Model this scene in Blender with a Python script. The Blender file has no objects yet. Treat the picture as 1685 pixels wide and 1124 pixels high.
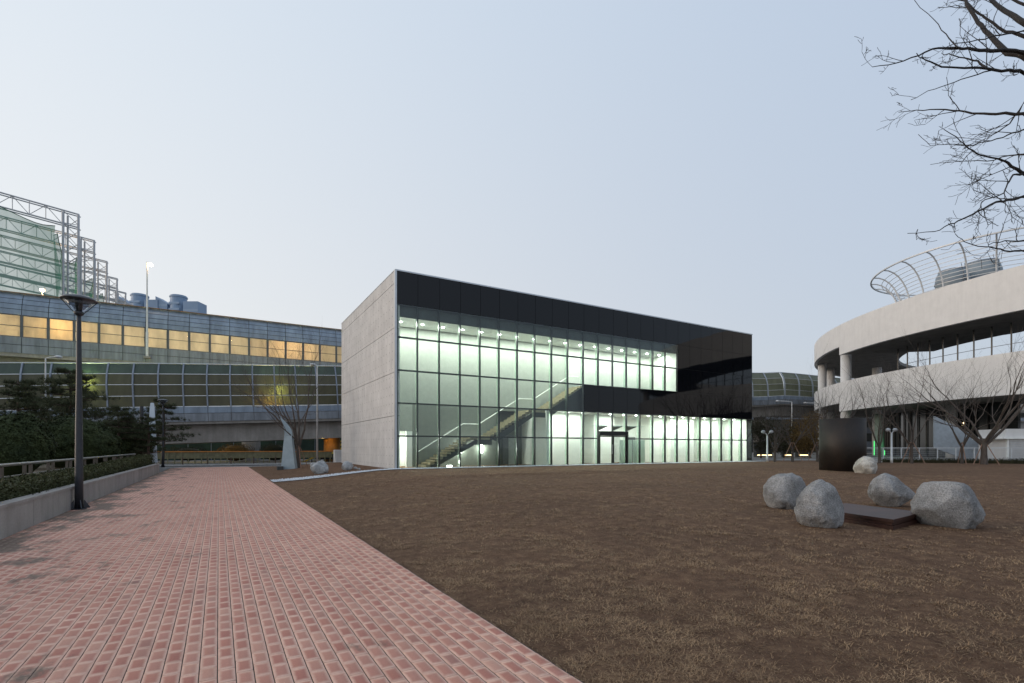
import bpy, math, random
import numpy as np
from mathutils import Vector, Matrix, noise
random.seed(7); RNG = np.random.default_rng(7)
S = bpy.context.scene
COL = S.collection
R = math.radians
PI = math.pi

# ------------------------------------------------------------------ camera
# level 17.7 mm shift lens; world +Y = run of the brick rows, +X = run of the glass facade
FPX = 828.0; CX = 842.5; HOR = 737.0; EYE = 1.7
YAW = math.atan(482.5 / FPX)
FW = (math.sin(YAW), math.cos(YAW)); RT = (math.cos(YAW), -math.sin(YAW))
cd = bpy.data.cameras.new('camera'); cam = bpy.data.objects.new('camera', cd); COL.objects.link(cam)
cd.sensor_width = 36.0; cd.lens = FPX / 1685 * 36.0
cd.shift_y = (HOR - 562.0) / 1685
cd.clip_end = 5000; cd.clip_start = 0.05
cam.location = (0, 0, EYE); cam.rotation_euler = (PI / 2, 0, -YAW)
S.camera = cam

# ------------------------------------------------------------------ sky, sun, exposure
SUN_AZ = R(-62)          # clockwise from +Y: the sun has just gone down beyond the left edge
SUN_EL = R(4.0)
w = bpy.data.worlds.new('World'); S.world = w; w.use_nodes = True
wn, wl = w.node_tree.nodes, w.node_tree.links
wn.clear()
wo = wn.new('ShaderNodeOutputWorld'); bg = wn.new('ShaderNodeBackground')
sky = wn.new('ShaderNodeTexSky'); sky.sky_type = 'NISHITA'; sky.sun_disc = False
sky.sun_elevation = SUN_EL; sky.sun_rotation = SUN_AZ
sky.air_density = 1.0; sky.dust_density = 2.0; sky.ozone_density = 2.0
hz = wn.new('ShaderNodeMix'); hz.data_type = 'RGBA'
hz.inputs[0].default_value = 0.85                       # thin dusk overcast over the clear sky,
cl = wn.new('ShaderNodeMix'); cl.data_type = 'RGBA'      # paler towards the afterglow all round the horizon
cl.inputs[6].default_value = (2.10, 2.34, 2.76, 1); cl.inputs[7].default_value = (4.30, 4.12, 3.88, 1)
tc = wn.new('ShaderNodeTexCoord'); dp = wn.new('ShaderNodeVectorMath'); dp.operation = 'DOT_PRODUCT'
dp.inputs[1].default_value = (math.sin(SUN_AZ), math.cos(SUN_AZ), 0.0)
mr = wn.new('ShaderNodeMapRange'); mr.inputs[1].default_value = -1.0; mr.inputs[2].default_value = 1.0
wl.new(tc.outputs['Generated'], dp.inputs[0]); wl.new(dp.outputs['Value'], mr.inputs[0]); wl.new(mr.outputs[0], cl.inputs[0])
sep = wn.new('ShaderNodeSeparateXYZ'); wl.new(tc.outputs['Generated'], sep.inputs[0])      # bluer towards the zenith
zc_ = wn.new('ShaderNodeMath'); zc_.operation = 'MAXIMUM'; wl.new(sep.outputs[2], zc_.inputs[0]); zc_.inputs[1].default_value = 0.0
ze = wn.new('ShaderNodeMix'); ze.data_type = 'RGBA'; ze.blend_type = 'MULTIPLY'; ze.inputs[7].default_value = (0.80, 0.96, 1.14, 1)
wl.new(zc_.outputs[0], ze.inputs[0]); wl.new(cl.outputs[2], ze.inputs[6]); wl.new(ze.outputs[2], hz.inputs[7])
wl.new(sky.outputs[0], hz.inputs[6]); wl.new(hz.outputs[2], bg.inputs[0])
bg.inputs[1].default_value = 0.15
wl.new(bg.outputs[0], wo.inputs[0])
sd = bpy.data.lights.new('sun', 'SUN'); sun = bpy.data.objects.new('sun', sd); COL.objects.link(sun)
sd.energy = 1.0; sd.angle = R(40); sd.color = (1.0, 0.84, 0.70)
sun.rotation_euler = Vector((-math.sin(SUN_AZ) * math.cos(SUN_EL), -math.cos(SUN_AZ) * math.cos(SUN_EL), -math.sin(SUN_EL))).to_track_quat('-Z', 'Y').to_euler()
S.view_settings.view_transform = 'Standard'; S.view_settings.look = 'None'
S.view_settings.exposure = 0.75; S.view_settings.gamma = 1.0; S.view_settings.use_curve_mapping = False
S.render.engine = 'CYCLES'
S.cycles.max_bounces = 8; S.cycles.transparent_max_bounces = 24
S.cycles.sample_clamp_indirect = 6.0

# ------------------------------------------------------------------ helpers
def ss(t):
    t = min(1.0, max(0.0, t)); return t * t * (3 - 2 * t)
def gz(x, y):
    """height of the lawn: level with the path at its edge, half a metre up at the building"""
    if x < 2.28: return 0.0
    return 0.45 * ss((x - 2.3) / 6.6) * ss((y + 3) / 24) * (1 - ss((y - 45) / 6))
def ray(px):
    u = (px - CX) / FPX
    return (FW[0] + u * RT[0], FW[1] + u * RT[1])
def at(px, Z):
    d = ray(px); return (d[0] * Z, d[1] * Z)
def zat(py, Z): return EYE + (HOR - py) * Z / FPX
def P3(px, py, Z):
    x, y = at(px, Z); return Vector((x, y, zat(py, Z)))
def onground(px, py):
    """point of the lawn or path under a pixel"""
    d = ray(px); Z = 1.0
    while Z < 200:
        if zat(py, Z) <= gz(d[0] * Z, d[1] * Z): break
        Z += 0.05
    return Vector((d[0] * Z, d[1] * Z, gz(d[0] * Z, d[1] * Z))), Z

class MB:
    def __init__(s): s.v = []; s.f = []; s.uv = None
    def quad(s, a, b, c, d):
        n = len(s.v); s.v += [tuple(a), tuple(b), tuple(c), tuple(d)]; s.f.append((n, n+1, n+2, n+3)); return s
    def tri(s, a, b, c):
        n = len(s.v); s.v += [tuple(a), tuple(b), tuple(c)]; s.f.append((n, n+1, n+2)); return s
    def box(s, x0, x1, y0, y1, z0, z1):
        n = len(s.v)
        s.v += [(x0,y0,z0),(x1,y0,z0),(x1,y1,z0),(x0,y1,z0),(x0,y0,z1),(x1,y0,z1),(x1,y1,z1),(x0,y1,z1)]
        s.f += [tuple(n+i for i in q) for q in ((0,3,2,1),(4,5,6,7),(0,1,5,4),(1,2,6,5),(2,3,7,6),(3,0,4,7))]
        return s
    def bbox(s, x0, x1, y0, y1, z0, z1, b):
        """box with chamfered vertical and top edges"""
        n = len(s.v)
        def ring(i, z): return [(x0+i,y0+i*0+b,z) if False else p for p in ((x0+b+i,y0+i,z),(x1-b-i,y0+i,z),(x1-i,y0+b+i,z),(x1-i,y1-b-i,z),(x1-b-i,y1-i,z),(x0+b+i,y1-i,z),(x0+i,y1-b-i,z),(x0+i,y0+b+i,z))]
        r0 = ring(0, z0); r1 = ring(0, z1-b); r2 = ring(b*0.8, z1)
        s.v += r0 + r1 + r2
        for k in range(8):
            j = (k+1) % 8
            s.f.append((n+k, n+j, n+8+j, n+8+k)); s.f.append((n+8+k, n+8+j, n+16+j, n+16+k))
        s.f.append(tuple(n+16+k for k in range(8))); s.f.append(tuple(n+7-k for k in range(8)))
        return s
    def prism(s, pts, axis, a, b):
        """polygon pts (2D) extruded along axis between a and b"""
        def P(p, t): return {'x': (t,p[0],p[1]), 'y': (p[0],t,p[1]), 'z': (p[0],p[1],t)}[axis]
        n = len(s.v); m = len(pts)
        s.v += [P(p, a) for p in pts] + [P(p, b) for p in pts]
        for k in range(m):
            j = (k+1) % m; s.f.append((n+k, n+j, n+m+j, n+m+k))
        s.f.append(tuple(n+m-1-k for k in range(m))); s.f.append(tuple(n+m+k for k in range(m)))
        return s
    def tube(s, pts, rad, sides=6, cap=True):
        pts = [Vector(p) for p in pts]; m = len(pts)
        if not hasattr(rad, '__len__'): rad = [rad] * m
        n0 = len(s.v); up = None
        for i, p in enumerate(pts):
            t = (pts[min(i+1, m-1)] - pts[max(i-1, 0)])
            if t.length < 1e-9: t = Vector((0,0,1))
            t.normalize()
            if up is None: up = Vector((1,0,0)) if abs(t.x) < 0.8 else Vector((0,1,0))
            a = t.cross(up)
            if a.length < 1e-6: a = t.orthogonal()
            a.normalize(); b = t.cross(a); up = -b if False else up
            for k in range(sides):
                an = 2*PI*k/sides
                q = p + (a*math.cos(an) + b*math.sin(an)) * rad[i]; s.v.append((q.x, q.y, q.z))
        for i in range(m-1):
            for k in range(sides):
                j = (k+1) % sides; o = n0 + i*sides
                s.f.append((o+k, o+j, o+sides+j, o+sides+k))
        if cap:
            s.f.append(tuple(n0+sides-1-k for k in range(sides))); s.f.append(tuple(n0+(m-1)*sides+k for k in range(sides)))
        return s
    def lathe(s, prof, seg=24, cx=0, cy=0):
        n = len(s.v); m = len(prof)
        for r, z in prof:
            for k in range(seg):
                a = 2*PI*k/seg; s.v.append((cx + r*math.cos(a), cy + r*math.sin(a), z))
        for i in range(m-1):
            for k in range(seg):
                j = (k+1) % seg; s.f.append((n+i*seg+k, n+i*seg+j, n+(i+1)*seg+j, n+(i+1)*seg+k))
        s.f.append(tuple(n+seg-1-k for k in range(seg))); s.f.append(tuple(n+(m-1)*seg+k for k in range(seg)))
        return s
    def arc(s, r0, r1, z0, z1, a0, a1, seg):
        """ring segment, a in radians"""
        n = len(s.v); full = abs(a1-a0) > 2*PI-1e-6; m = seg if full else seg+1
        for k in range(m):
            a = a0 + (a1-a0)*k/seg; c, d = math.cos(a), math.sin(a)
            s.v += [(r0*c,r0*d,z0),(r1*c,r1*d,z0),(r1*c,r1*d,z1),(r0*c,r0*d,z1)]
        for k in range(seg):
            o = n+4*k; p = n+4*((k+1) % m)
            for i in range(4):
                j = (i+1) % 4; s.f.append((o+i, o+j, p+j, p+i))
        if not full:
            s.f.append((n, n+3, n+2, n+1)); e = n+4*(m-1); s.f.append((e, e+1, e+2, e+3))
        return s
    def mesh(s, name, mat, smooth=False):
        me = bpy.data.meshes.new(name); me.from_pydata(s.v, [], s.f)
        if mat: me.materials.append(mat)
        if smooth: me.polygons.foreach_set('use_smooth', [True]*len(me.polygons))
        me.update(); return me
    def build(s, name, mat, parent=None, smooth=False, loc=None):
        return link(name, s.mesh(name, mat, smooth), parent, loc)
def link(name, me, parent=None, loc=None, rz=0.0):
    o = bpy.data.objects.new(name, me); COL.objects.link(o)
    if parent is not None: o.parent = parent
    if loc is not None: o.location = loc
    if rz: o.rotation_euler = (0, 0, rz)
    return o
def tag(o, label=None, cat=None, group=None, kind=None):
    if label: o['label'] = label
    if cat: o['category'] = cat
    if group: o['group'] = group
    if kind: o['kind'] = kind
    return o
def empty(name, loc, label, cat, group=None, rz=0.0):
    o = bpy.data.objects.new(name, None); COL.objects.link(o); o.location = loc; o.rotation_euler = (0, 0, rz)
    o.empty_display_size = 0.3
    return tag(o, label, cat, group)
_mc = {}
def boxmesh(name, mat, *d):
    k = (name, mat.name) + tuple(round(v, 4) for v in d)
    if k not in _mc: _mc[k] = MB().box(*d).mesh(name, mat)
    return _mc[k]
def copy_tree(o, loc, rz=0.0, label=None, scale=None):
    c = o.copy(); COL.objects.link(c); c.location = loc; c.rotation_euler = (0, 0, rz)
    if label: c['label'] = label
    if scale: c.scale = scale
    for ch in list(o.children):
        d = ch.copy(); COL.objects.link(d); d.parent = c
        for g in list(ch.children):
            e = g.copy(); COL.objects.link(e); e.parent = d
    return c
def npmesh(name, verts, faces, mat, smooth=False):
    """verts (n,3), faces (m,k) all of one size"""
    me = bpy.data.meshes.new(name); k = faces.shape[1]
    me.vertices.add(len(verts)); me.vertices.foreach_set('co', np.ascontiguousarray(verts, dtype=np.float32).ravel())
    me.loops.add(faces.size); me.loops.foreach_set('vertex_index', np.ascontiguousarray(faces, dtype=np.int32).ravel())
    me.polygons.add(len(faces)); me.polygons.foreach_set('loop_start', np.arange(0, faces.size, k, dtype=np.int32))
    me.update(calc_edges=True); me.validate()
    if mat: me.materials.append(mat)
    if smooth: me.polygons.foreach_set('use_smooth', [True]*len(me.polygons))
    return me

# ------------------------------------------------------------------ materials
def nt(name):
    m = bpy.data.materials.new(name); m.use_nodes = True
    n, l = m.node_tree.nodes, m.node_tree.links
    return m, n, l, n['Principled BSDF'], n['Material Output']
def setp(b, **k):
    for a, v in k.items(): b.inputs[a.replace('_', ' ')].default_value = v
def noise_tex(n, l, vec, scale, detail=4, rough=0.6, stretch=None):
    t = n.new('ShaderNodeTexNoise'); t.inputs['Scale'].default_value = scale; t.inputs['Detail'].default_value = detail; t.inputs['Roughness'].default_value = rough
    if stretch:
        mp = n.new('ShaderNodeMapping'); mp.inputs['Scale'].default_value = stretch; l.new(vec, mp.inputs[0]); vec = mp.outputs[0]
    l.new(vec, t.inputs['Vector']); return t.outputs['Fac']
def ramp(n, l, fac, stops):
    r = n.new('ShaderNodeValToRGB'); e = r.color_ramp.elements
    while len(e) < len(stops): e.new(0.5)
    for q, (p, c) in zip(e, stops): q.position = p; q.color = tuple(c) + (1,) if len(c) == 3 else c
    l.new(fac, r.inputs[0]); return r.outputs[0]
def mixc(n, l, fac, a, b, mode='MIX'):
    m = n.new('ShaderNodeMix'); m.data_type = 'RGBA'; m.blend_type = mode
    for i, v in ((0, fac), (6, a), (7, b)):
        if hasattr(v, 'is_linked') or hasattr(v, 'links'): l.new(v, m.inputs[i])
        else: m.inputs[i].default_value = v if i == 0 else (tuple(v)+(1,) if len(v) == 3 else v)
    return m.outputs[2]
def math_n(n, l, op, a, b=0.0):
    m = n.new('ShaderNodeMath'); m.operation = op
    for i, v in ((0, a), (1, b)):
        if hasattr(v, 'links'): l.new(v, m.inputs[i])
        else: m.inputs[i].default_value = v
    return m.outputs[0]
def bump(n, l, b, h, strength=0.3, dist=0.01):
    k = n.new('ShaderNodeBump'); k.inputs['Strength'].default_value = strength; k.inputs['Distance'].default_value = dist
    l.new(h, k.inputs['Height']); l.new(k.outputs[0], b.inputs['Normal'])
def wpos(n): return n.new('ShaderNodeNewGeometry').outputs['Position']
def opos(n): return n.new('ShaderNodeTexCoord').outputs['Object']
def plain(name, c, rough=0.6, metal=0.0, var=0.15, scale=3.0, stretch=None, bmp=0.0, bscale=40, spec=0.5):
    """painted or raw surface with mottled tone, and fine relief when bmp"""
    m, n, l, b, o = nt(name); p = wpos(n)
    f = noise_tex(n, l, p, scale, 6, 0.6, stretch)
    lo = tuple(v*(1-var) for v in c); hi = tuple(min(1, v*(1+var)) for v in c)
    l.new(ramp(n, l, f, [(0.3, lo), (0.7, hi)]), b.inputs['Base Color'])
    setp(b, Roughness=rough, Metallic=metal); b.inputs['Specular IOR Level'].default_value = spec
    if bmp: bump(n, l, b, noise_tex(n, l, p, bscale, 5, 0.65), bmp, 0.02)
    return m
def emit(name, c, s):
    m, n, l, b, o = nt(name); n.remove(b)
    e = n.new('ShaderNodeEmission'); e.inputs[0].default_value = tuple(c)+(1,); e.inputs[1].default_value = s
    l.new(e.outputs[0], o.inputs[0]); return m

M = {}
# concrete with shutter-tie holes, board marks and rain streaks
def concrete(name, c, ties=True, k=1.0):
    m, n, l, b, o = nt(name); p = wpos(n)
    f1 = noise_tex(n, l, p, 0.9, 7, 0.65); f2 = noise_tex(n, l, p, 3.0, 6, 0.6, (1, 1, 0.12)); f3 = noise_tex(n, l, p, 22, 4, 0.6)
    lo = tuple(v*(1-0.25*k) for v in c); hi = tuple(v*(1+0.15*k) for v in c)
    col = ramp(n, l, f1, [(0.28, lo), (0.72, hi)])
    col = mixc(n, l, 0.45*k, col, ramp(n, l, f2, [(0.3, (0.55,0.55,0.55)), (0.62, (1,1,1))]), 'MULTIPLY')
    col = mixc(n, l, 0.35*k, col, ramp(n, l, f3, [(0.35, (0.7,0.7,0.7)), (0.6, (1,1,1))]), 'MULTIPLY')
    h = f3
    if ties:
        sx = n.new('ShaderNodeSeparateXYZ'); l.new(p, sx.inputs[0])
        def cell(v, s):
            q = math_n(n, l, 'MODULO', math_n(n, l, 'ADD', v, 50.0), s)
            return math_n(n, l, 'SUBTRACT', q, s/2)
        a = cell(sx.outputs[1], 0.6); c2 = cell(sx.outputs[2], 0.52)
        d = math_n(n, l, 'SQRT', math_n(n, l, 'ADD', math_n(n, l, 'MULTIPLY', a, a), math_n(n, l, 'MULTIPLY', c2, c2)))
        hole = math_n(n, l, 'LESS_THAN', d, 0.034)
        col = mixc(n, l, math_n(n, l, 'MULTIPLY', hole, 0.8), col, (0.08, 0.08, 0.08))
        h = math_n(n, l, 'SUBTRACT', f3, hole)
    l.new(col, b.inputs['Base Color']); setp(b, Roughness=0.85)
    bump(n, l, b, h, 0.35, 0.01); return m
M['conc'] = concrete('fair_faced_concrete', (0.66, 0.65, 0.64), True, 0.65)
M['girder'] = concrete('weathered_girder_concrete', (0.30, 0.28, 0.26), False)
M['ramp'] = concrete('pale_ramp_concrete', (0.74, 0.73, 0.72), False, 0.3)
M['trim'] = plain('pale_metal_trim', (0.55, 0.58, 0.61), 0.4, 0.6, 0.08)
M['mull'] = plain('black_mullion', (0.012, 0.013, 0.013), 0.35, 0, 0.1)
M['dark'] = plain('dark_soffit', (0.05, 0.055, 0.055), 0.7)
M['white'] = plain('white_plaster', (0.80, 0.82, 0.79), 0.8, 0, 0.03)
M['floorin'] = plain('polished_floor', (0.20, 0.21, 0.20), 0.3, 0, 0.06)
M['tread'] = plain('pale_wood_tread', (0.30, 0.26, 0.175), 0.5, 0, 0.25, 6)
M['steel'] = plain('brushed_steel', (0.55, 0.55, 0.54), 0.35, 0.9, 0.1)
M['rail'] = plain('white_handrail', (0.85, 0.87, 0.85), 0.4)
M['greypaint'] = plain('dark_grey_pole_paint', (0.030, 0.034, 0.042), 0.45, 0.1, 0.2, 8)
M['lamphood'] = plain('lamp_hood_metal', (0.10, 0.105, 0.115), 0.4, 0.5, 0.2, 8)
M['whitepole'] = plain('galvanised_white_pole', (0.62, 0.63, 0.64), 0.5, 0.2, 0.1)
M['clad'] = plain('blue_grey_metal_cladding', (0.215, 0.265, 0.335), 0.45, 0.3, 0.25, 1.3, (1, 1, 0.15))
M['clad2'] = plain('stained_grey_cladding', (0.20, 0.22, 0.25), 0.55, 0.2, 0.3, 2.2, (1, 1, 0.12))
M['post'] = plain('grey_steel_post', (0.22, 0.25, 0.30), 0.5, 0.3, 0.15)
M['wpost'] = plain('dark_window_post', (0.10, 0.11, 0.12), 0.5, 0.2, 0.15)
M['alu'] = plain('aluminium_rail', (0.72, 0.75, 0.78), 0.4, 0.5, 0.08)
M['asphalt'] = plain('asphalt', (0.050, 0.050, 0.052), 0.85, 0, 0.3, 1.2, None, 0.3, 60)
M['paving'] = plain('grey_paving', (0.20, 0.19, 0.175), 0.85, 0, 0.3, 0.9, None, 0.2, 30)
M['soil'] = plain('bed_soil', (0.060, 0.050, 0.030), 0.95, 0, 0.5, 2.0, None, 0.5, 20)
M['kerb'] = plain('pale_kerb_stone', (0.45, 0.45, 0.44), 0.8, 0, 0.2, 5, None, 0.2, 60)
M['plinth'] = concrete('planter_granite', (0.31, 0.285, 0.27), False)
M['bark'] = plain('grey_brown_bark', (0.085, 0.068, 0.058), 0.9, 0, 0.35, 12, (1, 1, 0.3), 0.5, 60)
M['barkdark'] = plain('dark_wet_bark', (0.028, 0.024, 0.023), 0.85, 0, 0.3, 14, None, 0.5, 70)
M['pinebark'] = plain('pine_bark', (0.07, 0.045, 0.035), 0.9, 0, 0.35, 12, None, 0.5, 60)
M['stake'] = plain('wooden_stake', (0.28, 0.17, 0.12), 0.8, 0, 0.2, 10)
M['sculpt'] = plain('blue_grey_sculpture_paint', (0.30, 0.38, 0.43), 0.45, 0, 0.12, 2)
M['obelisk'] = plain('white_sculpture_paint', (0.62, 0.70, 0.78), 0.45, 0, 0.06, 2)
M['net_steel'] = plain('galvanised_truss', (0.42, 0.43, 0.45), 0.5, 0.4, 0.15)
M['city'] = plain('haze_tinted_glass_tower', (0.20, 0.29, 0.42), 0.5, 0, 0.1, 0.05)  # bluish distance haze put into the tower colours
M['cityroof'] = plain('haze_tinted_tower_roof', (0.26, 0.35, 0.47), 0.6, 0, 0.1, 0.05)
M['orange'] = plain('lamplight_tinted_pillar', (0.42, 0.20, 0.05), 0.7, 0, 0.2, 2)  # orange lamplight put into the pillar colour
M['yellow'] = plain('yellow_paint', (0.55, 0.42, 0.06), 0.6, 0, 0.15, 3)
M['barrier'] = plain('olive_ribbed_barrier', (0.17, 0.155, 0.085), 0.6, 0, 0.3, 3)
M['trailrail'] = plain('light_trail_orange_rail', (0.55, 0.20, 0.04), 0.6, 0, 0.2, 3)  # orange of car light trails put into the rail colour
M['rust'] = None
def rusty(name, a, b_, dark, rough):
    m, n, l, b, o = nt(name); p = wpos(n)
    f = noise_tex(n, l, p, 1.4, 8, 0.7, (1, 1, 0.5)); g = noise_tex(n, l, p, 14, 6, 0.7)
    col = ramp(n, l, f, [(0.3, dark), (0.5, a), (0.72, b_)])
    col = mixc(n, l, 0.4, col, ramp(n, l, g, [(0.3, (0.5,0.5,0.5)), (0.65, (1,1,1))]), 'MULTIPLY')
    l.new(col, b.inputs['Base Color']); setp(b, Roughness=rough, Metallic=0.2)
    bump(n, l, b, g, 0.25, 0.01); return m
M['rust'] = rusty('weathered_steel_drum', (0.022, 0.016, 0.013), (0.036, 0.022, 0.015), (0.011, 0.010, 0.009), 0.55)
M['slab'] = rusty('rusted_steel_slab', (0.055, 0.022, 0.016), (0.085, 0.035, 0.022), (0.022, 0.014, 0.012), 0.5)
def granite(name, c):
    m, n, l, b, o = nt(name); p = opos(n)
    f = noise_tex(n, l, p, 2.2, 8, 0.7); v = n.new('ShaderNodeTexVoronoi'); v.inputs['Scale'].default_value = 75; l.new(p, v.inputs['Vector'])
    g = noise_tex(n, l, p, 45, 5, 0.7)
    col = ramp(n, l, f, [(0.3, tuple(x*0.42 for x in c)), (0.68, tuple(x*1.22 for x in c))])
    col = mixc(n, l, 0.8, col, ramp(n, l, g, [(0.36, (0.35,0.35,0.36)), (0.5, (0.9,0.9,0.9)), (0.68, (1.5,1.5,1.48))]), 'MULTIPLY')
    l.new(col, b.inputs['Base Color']); setp(b, Roughness=0.9)
    h = math_n(n, l, 'ADD', math_n(n, l, 'MULTIPLY', f, 1.5), math_n(n, l, 'MULTIPLY', g, 0.5))
    bump(n, l, b, h, 0.9, 0.05); return m
M['granite'] = granite('grey_granite_boulder', (0.34, 0.34, 0.345))
M['granite2'] = granite('pale_granite_boulder', (0.60, 0.57, 0.52))
M['granite3'] = granite('bluish_smooth_boulder', (0.48, 0.50, 0.52))
# glass: real thin panes, clear with Fresnel reflection
def glass(name, tint, ior=1.42, rough=0.0, extra=0.0):
    m, n, l, b, o = nt(name); n.remove(b)
    t = n.new('ShaderNodeBsdfTransparent'); t.inputs[0].default_value = tuple(tint)+(1,)
    g = n.new('ShaderNodeBsdfGlossy'); g.inputs['Roughness'].default_value = rough; g.inputs[0].default_value = (0.9, 0.95, 1, 1)
    f = n.new('ShaderNodeFresnel')
    bf = n.new('ShaderNodeNewGeometry').outputs['Backfacing']      # same reflectance on both faces of the pane
    l.new(math_n(n, l, 'ADD', ior, math_n(n, l, 'MULTIPLY', bf, 1/ior-ior)), f.inputs[0])
    x = n.new('ShaderNodeMixShader'); l.new(f.outputs[0], x.inputs[0]); l.new(t.outputs[0], x.inputs[1]); l.new(g.outputs[0], x.inputs[2])
    l.new(x.outputs[0], o.inputs[0]); return m
M['glass'] = glass('clear_green_tinted_glass', (0.93, 0.975, 0.945))
M['lampglass'] = glass('lamp_glass', (0.9, 0.92, 0.95))
m, n, l, b, o = nt('black_spandrel_glass'); setp(b, Base_Color=(0.004, 0.005, 0.007, 1), Roughness=0.03); b.inputs['Specular IOR Level'].default_value = 0.33; M['black'] = m
bump(n, l, b, noise_tex(n, l, wpos(n), 0.5, 1, 0.4), 0.02, 0.05)
def fin_mat():
    m, n, l, b, o = nt('frosted_glass_fin'); n.remove(b)
    t = n.new('ShaderNodeBsdfTransparent'); t.inputs[0].default_value = (0.85, 0.95, 0.9, 1)
    d = n.new('ShaderNodeBsdfTranslucent'); d.inputs[0].default_value = (0.75, 0.8, 0.7, 1)
    x = n.new('ShaderNodeMixShader'); x.inputs[0].default_value = 0.16
    l.new(t.outputs[0], x.inputs[1]); l.new(d.outputs[0], x.inputs[2]); l.new(x.outputs[0], o.inputs[0]); return m
M['fin'] = fin_mat()
def translucent(name, c, tr=0.75, rough=0.4, ghost=0.0):
    """cast acrylic sheet: diffuses light from behind, slight gloss in front"""
    m, n, l, b, o = nt(name)
    f = noise_tex(n, l, wpos(n), 1.1, 4, 0.6, (1, 1, 0.3))
    col = ramp(n, l, f, [(0.3, tuple(v*0.85 for v in c)), (0.7, tuple(min(1, v*1.12) for v in c))])
    l.new(col, b.inputs['Base Color']); setp(b, Roughness=rough)
    d = n.new('ShaderNodeBsdfTranslucent'); l.new(col, d.inputs[0])
    x = n.new('ShaderNodeMixShader'); x.inputs[0].default_value = tr
    l.new(b.outputs[0], x.inputs[1]); l.new(d.outputs[0], x.inputs[2]); l.new(x.outputs[0], o.inputs[0]); return m
M['acryl'] = translucent('yellow_acrylic_window', (0.74, 0.68, 0.56), 0.8)
M['acryl2'] = translucent('olive_tinted_barrier_sheet', (0.155, 0.150, 0.095), 0.5, 0.25)
M['acryl_backlit'] = translucent('olive_sheet_painted_backlit', (0.25, 0.265, 0.185), 0.5, 0.3)  # same olive sheet; sky backlight put into a paler colour
M['acryl3'] = translucent('green_tinted_barrier_sheet', (0.115, 0.150, 0.12), 0.5, 0.25)
def net_mat():
    m, n, l, b, o = nt('green_golf_netting'); n.remove(b)
    t = n.new('ShaderNodeBsdfTransparent'); d = n.new('ShaderNodeBsdfDiffuse'); d.inputs[0].default_value = (0.085, 0.27, 0.165, 1)
    x = n.new('ShaderNodeMixShader')
    f = noise_tex(n, l, wpos(n), 0.25, 5, 0.6, (1, 1, 0.25))
    r = ramp(n, l, f, [(0.3, (0.45, 0.45, 0.45)), (0.75, (0.72, 0.72, 0.72))])
    l.new(r, x.inputs[0]); l.new(t.outputs[0], x.inputs[1]); l.new(d.outputs[0], x.inputs[2]); l.new(x.outputs[0], o.inputs[0]); return m
M['net'] = net_mat()
def leafmat(name, a, b_):
    m, n, l, b, o = nt(name)
    f = noise_tex(n, l, wpos(n), 1.6, 4, 0.6); g = noise_tex(n, l, wpos(n), 25, 2, 0.6)
    h = math_n(n, l, 'ADD', math_n(n, l, 'MULTIPLY', f, 0.6), math_n(n, l, 'MULTIPLY', g, 0.4))
    l.new(ramp(n, l, h, [(0.35, a), (0.68, b_)]), b.inputs['Base Color']); setp(b, Roughness=0.7); b.inputs['Specular IOR Level'].default_value = 0.2
    return m
M['pine'] = leafmat('pine_needles', (0.030, 0.038, 0.020), (0.085, 0.095, 0.048))
M['shrub'] = leafmat('clipped_evergreen_leaves', (0.020, 0.030, 0.012), (0.065, 0.082, 0.030))
M['hedge'] = leafmat('dull_hedge_leaves', (0.030, 0.034, 0.014), (0.075, 0.080, 0.032))
M['brownleaf'] = leafmat('brown_autumn_leaves', (0.085, 0.050, 0.016), (0.20, 0.125, 0.04))
M['darkleaf'] = leafmat('dark_shrub_leaves', (0.020, 0.022, 0.012), (0.055, 0.050, 0.022))
M['drygrass'] = leafmat('dormant_grass_blades', (0.19, 0.116, 0.066), (0.48, 0.32, 0.185))
M['gravelstone'] = plain('white_gravel', (0.60, 0.62, 0.65), 0.85, 0, 0.3, 40)
# lawn soil: brown, thatch colour in streaks
m, n, l, b, o = nt('dormant_lawn_soil'); p = wpos(n)
f1 = noise_tex(n, l, p, 0.35, 5, 0.6); f2 = noise_tex(n, l, p, 5.0, 7, 0.7); f3 = noise_tex(n, l, p, 55, 5, 0.75)
col = ramp(n, l, f2, [(0.30, (0.105, 0.060, 0.038)), (0.52, (0.175, 0.104, 0.066)), (0.72, (0.285, 0.180, 0.108))])
col = mixc(n, l, 0.7, col, ramp(n, l, f3, [(0.3, (0.45,0.42,0.40)), (0.5, (0.95,0.95,0.95)), (0.7, (1.45,1.38,1.25))]), 'MULTIPLY')
col = mixc(n, l, 0.5, col, ramp(n, l, f1, [(0.35, (0.72,0.72,0.74)), (0.65, (1.1,1.08,1.05))]), 'MULTIPLY')
l.new(col, b.inputs['Base Color']); setp(b, Roughness=0.95); b.inputs['Specular IOR Level'].default_value = 0.15
bump(n, l, b, math_n(n, l, 'ADD', f2, math_n(n, l, 'MULTIPLY', f3, 0.6)), 0.8, 0.08); M['lawn'] = m
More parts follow.
